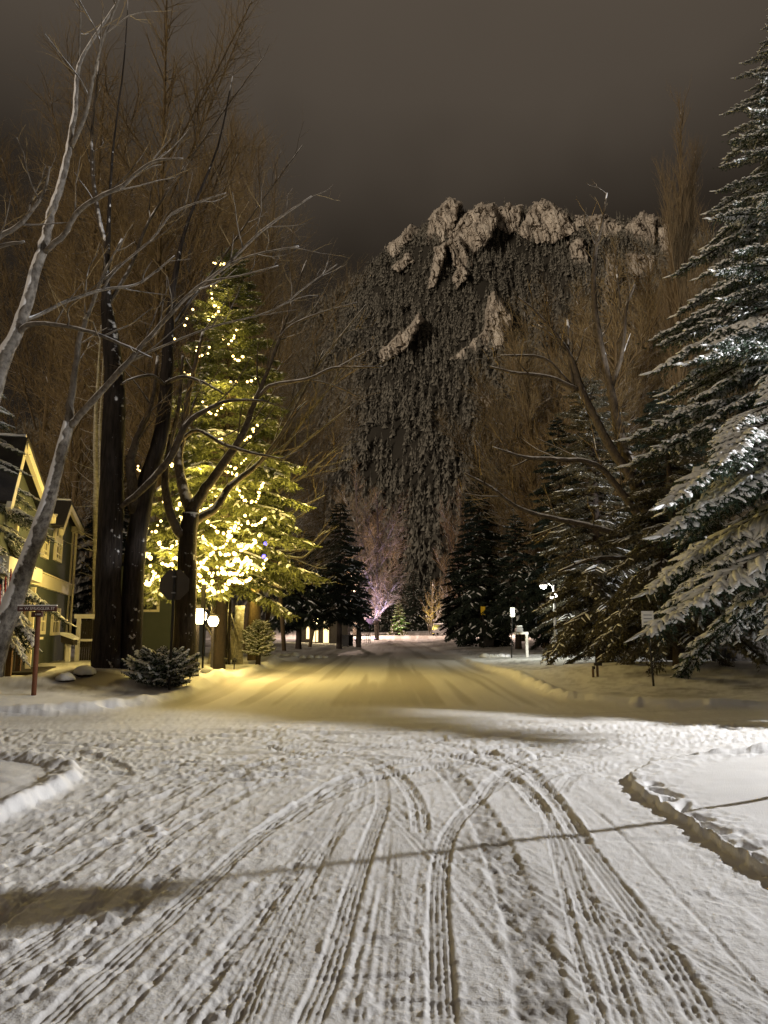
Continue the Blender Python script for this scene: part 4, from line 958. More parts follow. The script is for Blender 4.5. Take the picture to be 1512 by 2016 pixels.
def window(x0, y0, x1, y1, cols, rows, louver=False):
    ta, za = wp(x0, y1); tb, zb_ = wp(x1, y0); ta, tb = max(ta, tb), min(ta, tb)
    w = abs(ta - tb); h = abs(zb_ - za); c = ((ta + tb) / 2, 0, (za + zb_) / 2)
    W = MB(); fw = 0.12
    for s in (-1, 1): W.box((c[0] + s * (w - fw) / 2, .045, c[2]), (fw, .09, h))
    for s in (-1, 1): W.box((c[0], .05, c[2] + s * (h - fw) / 2), (w - 2 * fw, .098, fw))
    wo_ = W.obj('window', M['cream'], HOME)
    g = MB(); g.box((c[0], .012, c[2]), (w - fw * 2, .02, h - 2 * fw)); g.obj('pane', M['glass'], wo_)
    mu = MB()
    for i in range(1, cols): mu.box((c[0] - w / 2 + w * i / cols, .035, c[2]), (.05, .03, h - 2 * fw))
    mu.obj('muntin', M['cream'], wo_)
    mu = MB()
    for i in range(1, rows): mu.box((c[0], .036, c[2] - h / 2 + h * i / rows), (w - 2 * fw, .034, .05))
    mu.obj('muntin', M['cream'], wo_)
window(104, 1024, 121, 1062, 3, 1); window(104, 1064, 120, 1102, 3, 3)
window(79, 1056, 94, 1096, 2, 3); window(98, 1198, 116, 1251, 2, 2); window(73, 1198, 88, 1249, 2, 2)
window(26, 1000, 34, 1060, 1, 2)
# flat dark panel on the facade stands in for the shade of a porch recess
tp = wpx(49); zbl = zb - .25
b = MB(); b.box(((tp + t_end) / 2 + .1, .03, zbl / 2 - .1), (t_end - tp - .1, .1, zbl)); b.obj('porch_shade_panel', M['darkwood'], HOME)
b = MB(); b.box(((tb1[0] + t_end) / 2 + .1, .22, zb - .02), (t_end - tb1[0], .5, .42)); b.obj('porch_beam', M['cream'], HOME)
for px in (47, 27, 8):
    b = MB(); b.box((wpx(px), .2, zbl / 2 - .1), (.16, .14, zbl)); b.obj('porch_post', M['cream'] if px == 47 else M['wood'], HOME)
b = MB(); b.box((wpx(47), .32, 1.15), (3.0, .07, .08)); b.obj('handrail', M['cream'], HOME)
b = MB(); b.box((wpx(40), .45, .12), (3.6, .8, .2)); b.obj('porch_deck', M['darkwood'], HOME)
for i in range(2):
    b = MB(); b.box((wpx(30), 1.0 + i * .3, .02 - i * .1), (1.4, .3, .13)); b.obj('step', M['wood'], HOME)
# striped flag on the porch post
fl = MB(); fx0 = wp(-14, 1150, 1.9); 
flag = empty('flag', HOME.matrix_basis @ Vector((wp(10, 1180, .6)[0] + .3, .62, 2.0)), 'red and white striped flag hanging from the house porch', 'flag', None, HA)
pm = MB(); pm.tube([(0.3, -.15, -.3), (-.5, .1, .9)], .018, 6); pm.obj('pole', M['white'], flag)
M['red'] = mat('flag_red', (0.35, 0.03, 0.03), (0.25, 0.02, 0.02), 9, .8); 
for i in range(7):
    s = MB(); a = np.array([.25 - i * .095, .0 + i * .03, .85 - .42 + i * .02 - .35]); 
    s.box((.28 - i * .1, -.12 + i * .032, .02 + i * .10), (.07, .02, .62), mat3=Matrix.Rotation(.25, 3, 'Y')); s.obj('stripe', M['red'] if i % 2 == 0 else M['white'], flag)

# white gate frame beside the house
gp0 = P(148, 1296, 29.5); gp1 = P(190, 1296, 29.5); zt = P(160, 1216, 29.5).z
gate = empty('garden_gate', (gp0.x, 29.5, gz(gp0.x, 29.5)), 'white framed dark gate between the green house and slim aspens', 'gate')
gw = gp1.x - gp0.x; gh = zt - gz(gp0.x, 29.5)
for s in (0.06, gw - .06):
    b = MB(); b.box((s, 0, gh / 2), (.14, .12, gh)); b.obj('post', M['white'], gate)
b = MB(); b.box((gw / 2, -.005, gh + .05), (gw + .2, .2, .17)); b.obj('top_rail', M['white'], gate)
b = MB(); b.box((gw / 2, 0.0, gh * .48), (gw - .27, .1, .09)); b.obj('middle_rail', M['white'], gate)
for i in range(6):
    b = MB(); b.box((.2 + (gw - .4) * i / 5, .03, gh * .5 - .03), ((gw - .4) / 5 - .02, .03, gh - .12)); b.obj('board', M['darkwood'], gate)
# pedestal with sloped snowy top
pp = P(133, 1302, 28.2); ped = empty('newspaper_box', (pp.x, 28.2, gz(pp.x, 28.2)), 'snow-capped slanted box on a short post by the house corner', 'post box')
b = MB(); b.box((0, 0, .35), (.14, .14, .8)); b.obj('post', M['white'], ped)
b = MB(); b.prism([(-.22, .72), (.24, .62), (.24, .82), (-.22, 1.0)], -.2, .2); b.obj('box', M['darkwood'], ped)
b = MB(); b.prism([(-.26, 1.003), (.28, .823), (.27, .9), (0, 1.05), (-.26, 1.1)], -.24, .24); b.obj('snow_cap', M['snow'], ped)

# second house behind the trunks, with lap siding and a lit lantern
H2 = empty('garden_house', (-11.6, 33.0, 0.1), 'low green house with lit clapboard corner behind the cottonwoods', 'house')
x1 = P(386, 1238, 33).x + 11.6; x0 = P(272, 1238, 33).x + 11.6
b = MB(); b.prism([(x0 - 1.5, -.3), (x1 - .75, -.3), (x1 - .75, 3.6), ((x0 + x1) / 2 - 1, 5.4), (x0 - 1.5, 3.6)], 0.0, 5.0); b.obj('wall', M['green_siding'], H2)
for i in range(14):
    z = .1 + i * .24; b = MB(); b.box((x1 - .36, .1 + .006 * (i % 2), z), (.76, .22, .225)); b.obj('clapboard', M['white'], H2)
b = MB(); roof_strip(b, (x1 - .1, 3.45), ((x0 + x1) / 2 - 1, 5.5), .14, -.4, 5.3); roof_strip(b, (x0 - 1.9, 3.45), ((x0 + x1) / 2 - 1, 5.5), .14, -.4, 5.3); b.obj('roof', M['roofm'], H2)
wx = P(290, 1238, 33).x + 11.6
W = MB(); W.box((wx, -.05, 2.9), (1.0, .1, 1.3)); wo_ = W.obj('window', M['cream'], H2)
g = MB(); g.box((wx, -.06, 2.9), (.8, .1, 1.1)); g.obj('pane', M['glass'], wo_)
for i in range(9):
    pass

def point(name, loc, power, col, r=0.08, parent=None):
    d = bpy.data.lights.new(name, 'POINT'); d.energy = power; d.color = col; d.shadow_soft_size = r
    o = bpy.data.objects.new(name, d); COL.objects.link(o); o.location = loc
    if parent is not None: o.parent = parent
    return o
M['warm_emit'] = emit('warm_lamp', (1.0, 0.80, 0.45), 14)
M['white_emit'] = emit('white_lamp', (1.0, 0.97, 0.88), 16)
M['bulb'] = emit('yellow_bulb', (1.0, 0.70, 0.24), 7.5)
M['blue'] = emit('blue_bulb', (0.12, 0.10, 1.0), 5)
M['metal'] = mat('grey_metal', (0.30, 0.29, 0.28), (0.22, 0.21, 0.20), 7, 0.5, metal=0.6)
M['black'] = mat('black_metal', (0.02, 0.018, 0.016), (0.012, 0.011, 0.010), 7, 0.6)

def lantern(label, px, py, Y, power, col, head=0.16, group=None, name='post_lantern', em='warm_emit'):
    p = P(px, py, Y); g0 = gz(p.x, Y); T = empty(name, (p.x, Y, g0), label, 'lamp', group)
    h = p.z - g0
    b = MB(); b.tube([(0, 0, -.1), (0, 0, h - head)], .045, 8); b.obj('post', M['black'], T)
    b = MB(); b.lathe((0, 0, h), [(head * .55, -head), (head * .95, -head * .4), (head, .2 * head), (head * .6, head * .8)], 10); b.obj('globe', M[em], T, True)
    b = MB(); b.lathe((0, 0, h), [(head * 1.15, head * .8), (head * .8, head * 1.05), (.02, head * 1.35)], 10); b.obj('cap', M['black'], T)
    point('bulb', (0, -head * 2.2, h), power, col, .1, T)
    return T
lantern('glaring post lantern before the clapboard wall, next to the stone cone', 391, 1212, 23.6, 180, (1.0, .68, .32), .26, 'garden lanterns')
lantern('smaller glaring post lantern to the right of the taller one', 420, 1222, 24.6, 110, (1.0, .68, .32), .18, 'garden lanterns')

# stone cone, brush and rocks under the lit spruce
p = P(424, 1285, 29); g0 = gz(p.x, 29)
con = empty('stone_cone', (p.x, 29, g0), 'grey tapering stone garden ornament with snow cap beneath the lit spruce', 'ornament')
M['stone'] = mat('stone', (0.30, 0.27, 0.23), (0.18, 0.16, 0.14), 5, .9, .6)
for i in range(4):
    b = MB(); z = i * .24; r = .30 - i * .05; b.lathe((0, 0, z), [(r, -.05 if i == 0 else .004), (r * 1.0, .02), (r * .88, .235)], 12); b.obj('stone_course', M['stone'], con, True)
b = MB(); b.lathe((0, 0, .96), [(.15, .003), (.16, .06), (.10, .14), (.02, .17)], 10); b.obj('snow_cap', M['snow'], con, True)
# brush (bare leaning shrub)
BR = dict(dens=[2.2, 2.5], t0=[.2, .2], ang=(15, 45), up=.2, len=[.8, .45], r=[.012, .007], curl=.03, max=2)
lims = [[(450, 1300, 29.5, 8), (450, 1270, 29.5, 7), (447, 1240, 29.5, 5), (440, 1180, 29.5, 3)]]
for i in range(16):
    x = R.uniform(425, 475); lims.append([(x, 1298, 29.5 + R.uniform(-.3, 1.2), 5), (x - R.uniform(0, 14), 1260, 29.6, 4), (x - R.uniform(8, 40), 1200 + R.uniform(-15, 20), 29.8, 2)])
bare_tree('bare_shrub', 'bare leaning orange-lit brush behind the stone cone', lims, [M['slim'], M['slim'], M['twig']], BR, 301)
for i, (px, w) in enumerate([(452, 7), (459, 6)]):
    bare_tree('sapling', ['thin dark sapling standing before the orange-lit brush', 'thin dark sapling right beside its twin before the brush'][i],
              [[(px - 8, 1308, 27.6, w), (px - 8, 1240, 27.6, w), (px - 5, 1180, 27.6, w - 2), (px, 1110, 27.6, 2)]], [M['cotton'], M['darktwig'], M['darktwig']], BR, 310 + i, 'saplings under the lit spruce')
p = P(468, 1290, 30); b = MB(); b.tube([(0, 0, -.2), (0, 0, 1.0), (.03, 0, 2.3)], [.24, .2, .19], 10); o = b.obj('tree_stump_post', M['slim'], None, True, label='thick pale yellow-lit stump beside the brush', cat='stump'); o.location = (p.x, 30, gz(p.x, 30))

def round_pine(px, pyb, Y, w, h, label, name='round_pine', bough=PIN, nb=70, tr=.09, z0=.35):
    p = P(px, pyb, Y); g0 = gz(p.x, Y); T = empty(name, (p.x, Y, g0), label, 'shrub')
    rs = random.Random(px)
    tb = MB(); tb.tube([(0, 0, -.15), (.02, 0, h * .4), (0, 0, h * .85)], [tr * 1.2, tr, tr * .4], 7); tb.obj('trunk', M['trunk'], T, True)
    for i in range(nb):
        u = (i + .5) / nb; z = z0 + (h - z0) * u * .8; L = w * (math.sin(math.pi * min(1, .22 + .78 * u)) ** .6) * rs.uniform(.75, 1.1)
        o = bpy.data.objects.new('bough', bough[i % len(bough)]); link(o, T); o.location = (0, 0, z)
        o.rotation_euler = (0, -math.radians(8 + 45 * u), i * 2.4 + rs.uniform(-.3, .3)); o.scale = (L, L, L)
    return T
round_pine(508, 1302, 29.0, .66, 1.95, 'small round snow-capped pine on a short trunk beside the road')
p = G(318, 1352, .15)
round_pine(318, 1350, 18.9, .95, .75, 'low spreading snow-covered evergreen shrub at the foot of the stop sign', 'evergreen_shrub', SHR, 46, .05, .02)
round_pine(283, 1346, 19.0, .6, .6, 'smaller dark snow-covered evergreen shrub against the earth bank', 'evergreen_shrub', SHR, 26, .05, .02)

# boulders
def boulder(px, py, Y, w, label, group, dirtm='stone', seed=0, cap=True):
    p = P(px, py, Y); g0 = gz(p.x, Y); r = w * .5 * Y / F
    v, f = ICO3; v = v.copy(); n = fbm(v[:, 0] * 1.6 + seed * 3, v[:, 1] * 1.6 + v[:, 2] * 1.3, 3, 500 + seed) - .5
    v = v * (1 + .6 * n)[:, None]; T = empty('boulder', (p.x, Y, g0 - .38 * r), label, 'rock', group)
    b = MB(); b.add(v * np.array([r, r * .9, r * .75]) + np.array([0, 0, r * .35]), f); b.obj('stone', M[dirtm], T, True)
    if cap:
        c = v.copy(); k = c[:, 2] > -0.1; c2 = c * 1.06; c2[:, 2] = np.where(k, c[:, 2] + .12, -.12)
        c2[:, :2] *= np.where(k, 1.0, .86)[:, None]; b = MB(); b.add(c2 * np.array([r, r * .9, r * .75]) + np.array([0, 0, r * .35]), f); b.obj('snow_cap', M['snow'], T, True)
for i, (px, py, w) in enumerate([(548, 1284, 13), (562, 1285, 16), (580, 1283, 19), (597, 1284, 13), (611, 1282, 14), (626, 1283, 15), (640, 1282, 11)]):
    boulder(px, py, 42, w, 'snow-capped boulder in the row edging the left roadside', 'boulders edging the left roadside', seed=i)
for i, (px, py, w) in enumerate([(955, 1284, 20), (968, 1283, 14), (977, 1285, 13), (988, 1286, 16), (998, 1288, 13)]):
    boulder(px, py, 39, w, 'snow-capped boulder in the heap before the mailbox', 'boulders before the mailbox', seed=20 + i)
boulder(128, 1352, 18.4, 34, 'snow-covered rock with dark face nearest the street name post', None, 'darkwood', 41)
boulder(165, 1337, 18.9, 40, 'snow-covered rock leaning on the mound below the thick black trunk', None, 'darkwood', 42)
boulder(370, 1312, 21.2, 48, 'snow-covered hump at the foot of the forked cottonwood', None, 'darkwood', 43)
boulder(408, 1322, 21.8, 26, 'small snow-covered hump behind the thin sign post', None, 'darkwood', 44)

# small garden path lights
for (px, py, lab) in ((461, 1312, 'tiny dark path light in the snow left of the round pine'), (442, 1312, 'tiny dark path light in the snow under the thin saplings')):
    p = P(px, py, 27); T = empty('path_light', (p.x, 27, gz(p.x, 27)), lab, 'lamp', 'garden path lights')
    b = MB(); b.tube([(0, 0, -.05), (0, 0, .25)], .02, 6); b.obj('stake', M['black'], T)
    b = MB(); b.lathe((0, 0, .25), [(.07, 0), (.08, .08), (.12, .09), (.02, .16)], 8); b.obj('hood', M['black'], T)

# ------------------------------------------------------------------ Christmas lights
def crown_y(px, py):
    z = P(px, py, 27).z; u = np.clip((z - 3.0) / (XH - 3.0), 0, 1); r = XR * ((1 - u) ** .80 + .12)
    dx = P(px, py, 27).x - XT.x
    return 27 - math.sqrt(max(0.04, (r * .96) ** 2 - dx * dx))
bulb_me = MB(); bulb_me.add(ICO2[0] * 1.0, ICO2[1]); bulb_me = bulb_me.mesh('bulb', M['bulb'], True)
blue_me = MB(); blue_me.add(ICO2[0], ICO2[1]); blue_me = blue_me.mesh('blue_bulb', M['blue'], True)
STR = [([(418, 512), (430, 520), (447, 516)], 6, 'wound round the tip of the lit spruce'),
 ([(432, 560), (414, 566), (420, 585)], 6, 'just below the tip of the lit spruce'), ([(418, 598), (430, 608), (424, 622), (405, 630)], 8, 'crossing the narrow upper crown of the lit spruce'),
 ([(388, 618), (380, 612), (345, 668)], 4, 'on the left upper boughs of the lit spruce'), ([(458, 700), (470, 708), (480, 700)], 7, 'bunched on the upper right boughs of the lit spruce'),
 ([(365, 735), (376, 738)], 3, 'short run at mid height behind the cottonwood limbs'), ([(430, 752), (470, 750), (512, 745)], 6, 'lying straight along a snowy upper bough'),
 ([(424, 852), (432, 862), (442, 870)], 7, 'short slanting run in the middle crown'), ([(482, 872), (496, 850), (512, 830)], 9, 'slanting up to the right in the middle crown'),
 ([(436, 920), (448, 927), (470, 932)], 9, 'short run between the spreading limbs'), ([(272, 915), (280, 935), (276, 945)], 6, 'hanging at the left side beside the forked trunk'),
 ([(330, 918), (342, 912), (334, 922)], 4, 'tucked between the two limbs of the forked cottonwood'),
 ([(468, 960), (478, 978), (490, 988), (504, 984), (512, 965), (520, 948)], 18, 'in a deep swag on the right side of the crown'),
 ([(392, 1006), (410, 1000), (425, 992)], 12, 'glowing behind the right limb of the forked cottonwood'), ([(355, 1012), (362, 1024), (365, 1010)], 8, 'glowing behind the fork of the cottonwood'),
 ([(395, 1050), (408, 1066), (420, 1075), (436, 1074), (450, 1058), (462, 1040), (478, 1032)], 22, 'in a wide swag across the lower middle crown'),
 ([(430, 1086), (452, 1088), (475, 1084), (490, 1072), (502, 1066)], 16, 'in a shallow swag over the lower right boughs'),
 ([(310, 1064), (320, 1076), (334, 1078), (352, 1062)], 12, 'in a small swag left of the forked trunk'), ([(282, 1094), (292, 1090), (300, 1100)], 10, 'bunched at the lower left edge of the crown'),
 ([(322, 1108), (335, 1112), (340, 1100), (358, 1102), (350, 1112)], 16, 'bunched directly above the stop sign'), ([(284, 1140), (294, 1148), (304, 1138), (306, 1128)], 12, 'in a hook at the lowest left bough'),
 ([(383, 1116), (390, 1128), (398, 1142), (410, 1156), (425, 1162), (440, 1158), (452, 1144), (470, 1136)], 26, 'in the lowest deep swag beside the forked trunk'),
 ([(416, 1130), (438, 1126), (455, 1130), (475, 1128), (490, 1114), (486, 1096)], 22, 'in a long swag above the lowest one'),
 ([(444, 1104), (456, 1112), (466, 1100), (480, 1106), (494, 1102)], 16, 'zigzagging over the lower right boughs'),
 ([(452, 1140), (468, 1146), (486, 1144), (494, 1134)], 12, 'at the lowest right hem of the crown'), ([(386, 1112), (402, 1118), (414, 1126)], 8, 'climbing from the forked trunk to the right')]
_sr = random.Random(5)
for _i, (cx_, cy_, w_, where) in enumerate([(340, 990, 40, 'left of the cottonwood fork, high'), (460, 905, 50, 'below the middle crown'), (500, 1020, 44, 'on the right flank below the deep swag'),
    (300, 1030, 44, 'on the left flank of the crown'), (440, 1035, 60, 'over the wide lower swag'), (400, 1095, 50, 'close right of the forked trunk'), (480, 1060, 60, 'between the two right swags'),
    (320, 1125, 46, 'under the bunch above the stop sign'), (455, 1118, 56, 'inside the lowest swags'), (510, 1110, 36, 'at the right hem above the round pine'), (430, 965, 44, 'in the heart of the crown'), (400, 1150, 40, 'hanging lowest beside the lantern'),
    (420, 800, 40, 'in the upper middle crown'), (450, 660, 30, 'in the upper crown right of the trunk'), (400, 690, 30, 'in the upper crown left of the trunk')]):
    STR.append(([(cx_ - w_ * .5, cy_ - 8 + _sr.uniform(-6, 6)), (cx_ - w_ * .2, cy_ + 9), (cx_ + w_ * .15, cy_ + 10 + _sr.uniform(-3, 5)), (cx_ + w_ * .5, cy_ - 10 + _sr.uniform(-8, 6))], max(6, int(w_ / 4.2)), where))
for (pp, n, where) in STR:
    c = catmull([list(P(a, b, crown_y(a, b) - .03)) for a, b in pp], 10)
    T = empty('light_string', tuple(c[0]), 'glowing yellow light string ' + where, 'fairy lights', 'light strings on the spruce')
    b = MB(); b.tube(c - c[0], .008, 3, cap=False); b.obj('cable', M['black'], T)
    seg = np.concatenate([[0], np.cumsum(np.linalg.norm(np.diff(c, axis=0), axis=1))])
    for i in range(n):
        s = seg[-1] * (i + R.uniform(.1, .9)) / n; q = np.array([np.interp(s, seg, c[:, j]) for j in range(3)]) - c[0]
        o = bpy.data.objects.new('bulb', bulb_me); link(o, T); r_ = R.uniform(.024, .050) * (1.2 if pp[0][1] > 980 else 1)
        o.location = q + np.array([R.uniform(-.05, .05), R.uniform(-.08, .02), R.uniform(-.08, .02)]); o.scale = (r_, r_, r_)
T = empty('light_string', tuple(P(523, 1070, 25.6)), 'two blue bulbs hanging at the right edge of the lit spruce', 'fairy lights', 'light strings on the spruce')
b = MB(); b.tube([(0, 0, .1), (0, 0, 0), (-.05, 0, -.45)], .008, 3); b.obj('cable', M['black'], T)
for q in ((0, 0, 0), (-.05, 0, -.45)):
    o = bpy.data.objects.new('bulb', blue_me); link(o, T); o.location = q; o.scale = (.07,) * 3
# the light the strings give off
XC = (1.0, .74, .20)
strings_light = [(430, 1125, 330, -.5), (500, 1090, 330, -.5), (300, 1105, 170, -.4), (470, 1000, 300, -.5), (400, 930, 200, -.4), (440, 780, 150, -.4), (425, 600, 90, -.4), (345, 1120, 300, -.6)]
for k, (a, b_, pw, off) in enumerate(strings_light):
    point('string_glow', P(a, b_, crown_y(a, b_) + off), pw, XC, .25)
for zz, pw in ((4.2, 260), (6.0, 220), (8.0, 180), (10.0, 120), (12.2, 80)):
    point('string_glow', (XT.x + .25, 26.4, zz), pw, XC, .5)
# bulbless lamps beside and behind the tree, added to widen the strings' glow
point('string_glow', (XT.x - 3.2, 26.5, 4.0), 90, XC, .3)
point('string_glow', (XT.x + 3.8, 26.4, 6.2), 520, XC, .3)
point('string_glow', (XT.x + .5, 30.0, 3.5), 300, XC, .3)

# ------------------------------------------------------------------ street furniture
def text_mesh(txt, size, material, parent, loc, rot, name='lettering'):
    cu = bpy.data.curves.new(name, 'FONT'); cu.body = txt; cu.size = size; cu.align_x = 'CENTER'; cu.align_y = 'CENTER'; cu.extrude = .002
    tmp = bpy.data.objects.new('tmp', cu); COL.objects.link(tmp); dg = bpy.context.evaluated_depsgraph_get(); dg.update()
    me = bpy.data.meshes.new_from_object(tmp.evaluated_get(dg)); bpy.data.objects.remove(tmp)
    me.materials.clear(); me.materials.append(material)
    o = bpy.data.objects.new(name, me); link(o, parent); o.location = loc; o.rotation_euler = rot; return o
M['signbrown'] = mat('sign_brown', (0.085, 0.028, 0.022), (0.065, 0.02, 0.018), 5, .6)
M['rust'] = mat('brown_post', (0.17, 0.065, 0.030), (0.11, 0.04, 0.02), 9, .8, .3)
M['lettering'] = mat('lettering', (0.62, 0.58, 0.54), (0.55, 0.52, 0.48), 9, .6)
M['signback'] = mat('sign_back', (0.075, 0.06, 0.045), (0.05, 0.04, 0.03), 5, .7)
M['signred'] = mat('sign_red', (0.40, 0.03, 0.03), (0.35, 0.025, 0.025), 5, .5)
M['yellow'] = mat('sign_yellow', (0.75, 0.50, 0.03), (0.65, 0.42, 0.03), 5, .5)

Yn = 16.6; p = P(66, 1378, Yn); top = P(77, 1193, Yn); g0 = gz(p.x, Yn)
ns = empty('street_name_sign', (p.x, Yn, g0), 'brown street name post with W SMUGGLER ST blade on the left corner', 'sign')
h = top.z - g0; dx = top.x - p.x
b = MB(); b.tube([(0, 0, -.3), (dx * .9, 0, h - .1)], .055, 8); b.obj('post', M['rust'], ns, True)
bw = P(113, 1198, Yn).x - P(36, 1198, Yn).x; cxx = (P(113, 1198, Yn).x + P(36, 1198, Yn).x) / 2 - p.x
b = MB(); b.box((cxx, -.02, h - .06), (bw, .035, .115)); bl = b.obj('blade', M['signbrown'], ns)
text_mesh('W SMUGGLER ST', .088, M['lettering'], bl, (cxx + .06, -.042, h - .06), (math.pi / 2, 0, 0))
text_mesh('200', .05, M['lettering'], bl, (cxx - bw * .41, -.042, h - .06), (math.pi / 2, 0, 0))
b = MB(); b.box((dx - .02, -.02, h - .185), (.46, .035, .115), rz=math.radians(-38)); b2 = b.obj('blade', M['signbrown'], ns)
b = MB(); b.box((dx + .03, -.075, h - .185), (.24, .012, .035), rz=math.radians(-38)); b.obj('lettering', M['lettering'], b2)
b = MB(); b.box((cxx, -.02, h + .012), (bw, .05, .025)); b.obj('snow_cap', M['snow'], ns)

def octagon(r): return [(r * math.cos(math.pi / 8 + i * math.pi / 4), r * math.sin(math.pi / 8 + i * math.pi / 4)) for i in range(8)]
def stop_sign(x, y, rz, label, h=2.95, tilt=0.0):
    T = empty('stop_sign', (x, y, gz(x, y)), label, 'sign', 'stop signs at the crossing', rz)
    b = MB(); b.tube([(0, 0, -.3), (tilt, 0, h - .02)], .034, 6); b.obj('post', M['black'], T)
    r = .40; oc = octagon(r)
    b = MB(); b.prism([(tilt + q[0], h - .38 + q[1]) for q in oc], .035, .041); b.obj('panel', M['signback'], T)
    b = MB(); b.prism([(tilt + q[0] * .97, h - .38 + q[1] * .97) for q in oc], .0435, .047); b.obj('face', M['signred'], T)
    for z in (h - .18, h - .58):
        b = MB(); b.box((tilt, .0, z), (.09, .075, .03)); b.obj('bracket', M['metal'], T)
    return T
p = P(333, 1363, 18.4)
stop_sign(p.x, 18.4, math.radians(-4), 'octagonal stop sign seen from its grey back, before the forked cottonwood', P(338, 1121, 18.4).z - gz(p.x, 18.4))
# its twin for the near approach, beside the camera; its shadow falls across the road
stop_sign(4.35, 7.35, math.radians(160), 'octagonal stop sign on the near right verge casting a long shadow', 2.9)

def plate_sign(px, py, top, Y, w, hh, mats, label, group=None, rz=0.0, name='road_sign', bars=0, postm='black', lean=0.0):
    p = P(px, py, Y); g0 = gz(p.x, Y); T = empty(name, (p.x, Y, g0), label, 'sign', group, rz)
    h = P(px, top, Y).z - g0
    b = MB(); b.tube([(0, 0, -.3), (lean, 0, h)], .03, 6); b.obj('post', M[postm], T)
    b = MB(); b.box((lean, -.045, h - hh / 2), (w, .012, hh)); pl = b.obj('panel', mats, T)
    for i in range(bars):
        b = MB(); b.box((lean, -.0535, h - hh * (.25 + .22 * i)), (w * .7, .003, hh * .06)); b.obj('print_line', M['metal'], pl)
    return T
plate_sign(398, 1343, 1150, 21.9, .30, .70, M['signback'], 'narrow sign plate on a thin dark post right of the stop sign', None, math.radians(-55), lean=-.05)
plate_sign(1288, 1351, 1203, 18.8, .32, .40, M['white'], 'pale lettered sign plate on a dark post under the big spruce', None, math.radians(8), bars=3, lean=-.10)
plate_sign(1007, 1294, 1196, 37.5, .28, .48, M['white'], 'small white sign on a thin post beside the mailbox', None, math.radians(25), lean=.1)
plate_sign(952, 1272, 1194, 56, .34, .62, M['yellow'], 'small yellow sign plate before the broad black conifer', None, 0.1)
plate_sign(727, 1258, 1217, 92, .75, .75, M['signback'], 'far sign plate lit purple under the purple tree', None, 0.0)
# small stakes in the verge
for (px, py, lab, hh) in ((1177, 1339, 'short capped utility stake in the right verge', .3), (1168, 1334, 'shorter thin stake beside the capped utility stake', .22)):
    p = P(px, py, 21); T = empty('utility_stake', (p.x, 21, gz(p.x, 21)), lab, 'stake', 'utility stakes')
    b = MB(); b.tube([(0, 0, -.1), (0, 0, hh)], .035, 6); b.obj('post', M['wood'], T)
    b = MB(); b.box((.02, 0, hh + .04), (.2 if hh > .25 else .06, .12, .08)); b.obj('cap', M['darkwood'], T)
# mailbox
p = P(1038, 1296, 38); g0 = gz(p.x, 38); mb = empty('mailbox', (p.x, 38, g0), 'grey rural mailbox on a white bracket post by the right verge', 'mailbox')
b = MB(); b.box((0, 0, .55), (.13, .13, 1.4)); b.obj('post', M['white'], mb)
b = MB(); b.box((-.27, 0, 1.2), (.72, .12, .12)); b.obj('arm', M['white'], mb)
b = MB(); pr = [(-.22, 1.265), (.1, 1.265), (.1, 1.42)] + [(-.06 + .16 * math.cos(a), 1.42 + .11 * math.sin(a)) for a in np.linspace(.3, 2.84, 7)] + [(-.22, 1.42)]
b.prism([(q[0] - .32, q[1]) for q in pr], -.25, .25); b.obj('box', M['metal'], mb)
b = MB(); b.box((-.38, 0, 1.555), (.26, .44, .05)); b.obj('snow_cap', M['snow'], mb)
# bins
def bin_(px, py, Y, label, w=.62):
    p = P(px, py, Y); T = empty('wheeled_bin', (p.x, Y, gz(p.x, Y)), label, 'bin', 'bins by the roadside')
    b = MB(); b.prism([(-w * .42, .08), (w * .42, .08), (w * .5, 1.0), (-w * .5, 1.0)], -.32, .32); b.obj('body', M['black'], T)
    b = MB(); b.prism([(-w * .54, 1.003), (w * .54, 1.003), (w * .5, 1.09), (-w * .5, 1.09)], -.37, .35); b.obj('lid', M['black'], T)
    for s in (-1, 1):
        b = MB(); b.lathe((0, 0, 0), [(.1, -.03), (.1, .03)], 10); o = b.obj('wheel', M['black'], T); o.rotation_euler = (0, math.pi / 2, 0); o.location = (s * w * .4, .3, .1)
bin_(680, 1263, 68, 'black wheeled bin beside the dark conifer on the left verge'); bin_(689, 1263, 69, 'black wheeled bin, the right one of a pair on the left verge')
bin_(920, 1265, 66, 'black wheeled bin by the right verge below the black conifer', .8); bin_(962, 1268, 58, 'black wheeled bin under the yellow sign', .8)
# fence behind the big spruce
f0 = P(1405, 1290, 24.5); fe = empty('board_fence', (f0.x, 24.5, gz(f0.x, 24.5)), 'dark upright board fence behind the big spruce', 'fence')
for i in range(26):
    b = MB() if i == 0 else b
    if i == 0:
        b.box((0, 0, .75), (.145, .022, 1.6)); bm_ = b.mesh('board', M['darkwood'])
    o = bpy.data.objects.new('board', bm_); link(o, fe); o.location = (i * .16, 0, R.uniform(-.03, .03))
for z in (.4, 1.2):
    b = MB(); b.box((2.0, .04, z), (4.2, .05, .09)); b.obj('rail', M['darkwood'], fe)

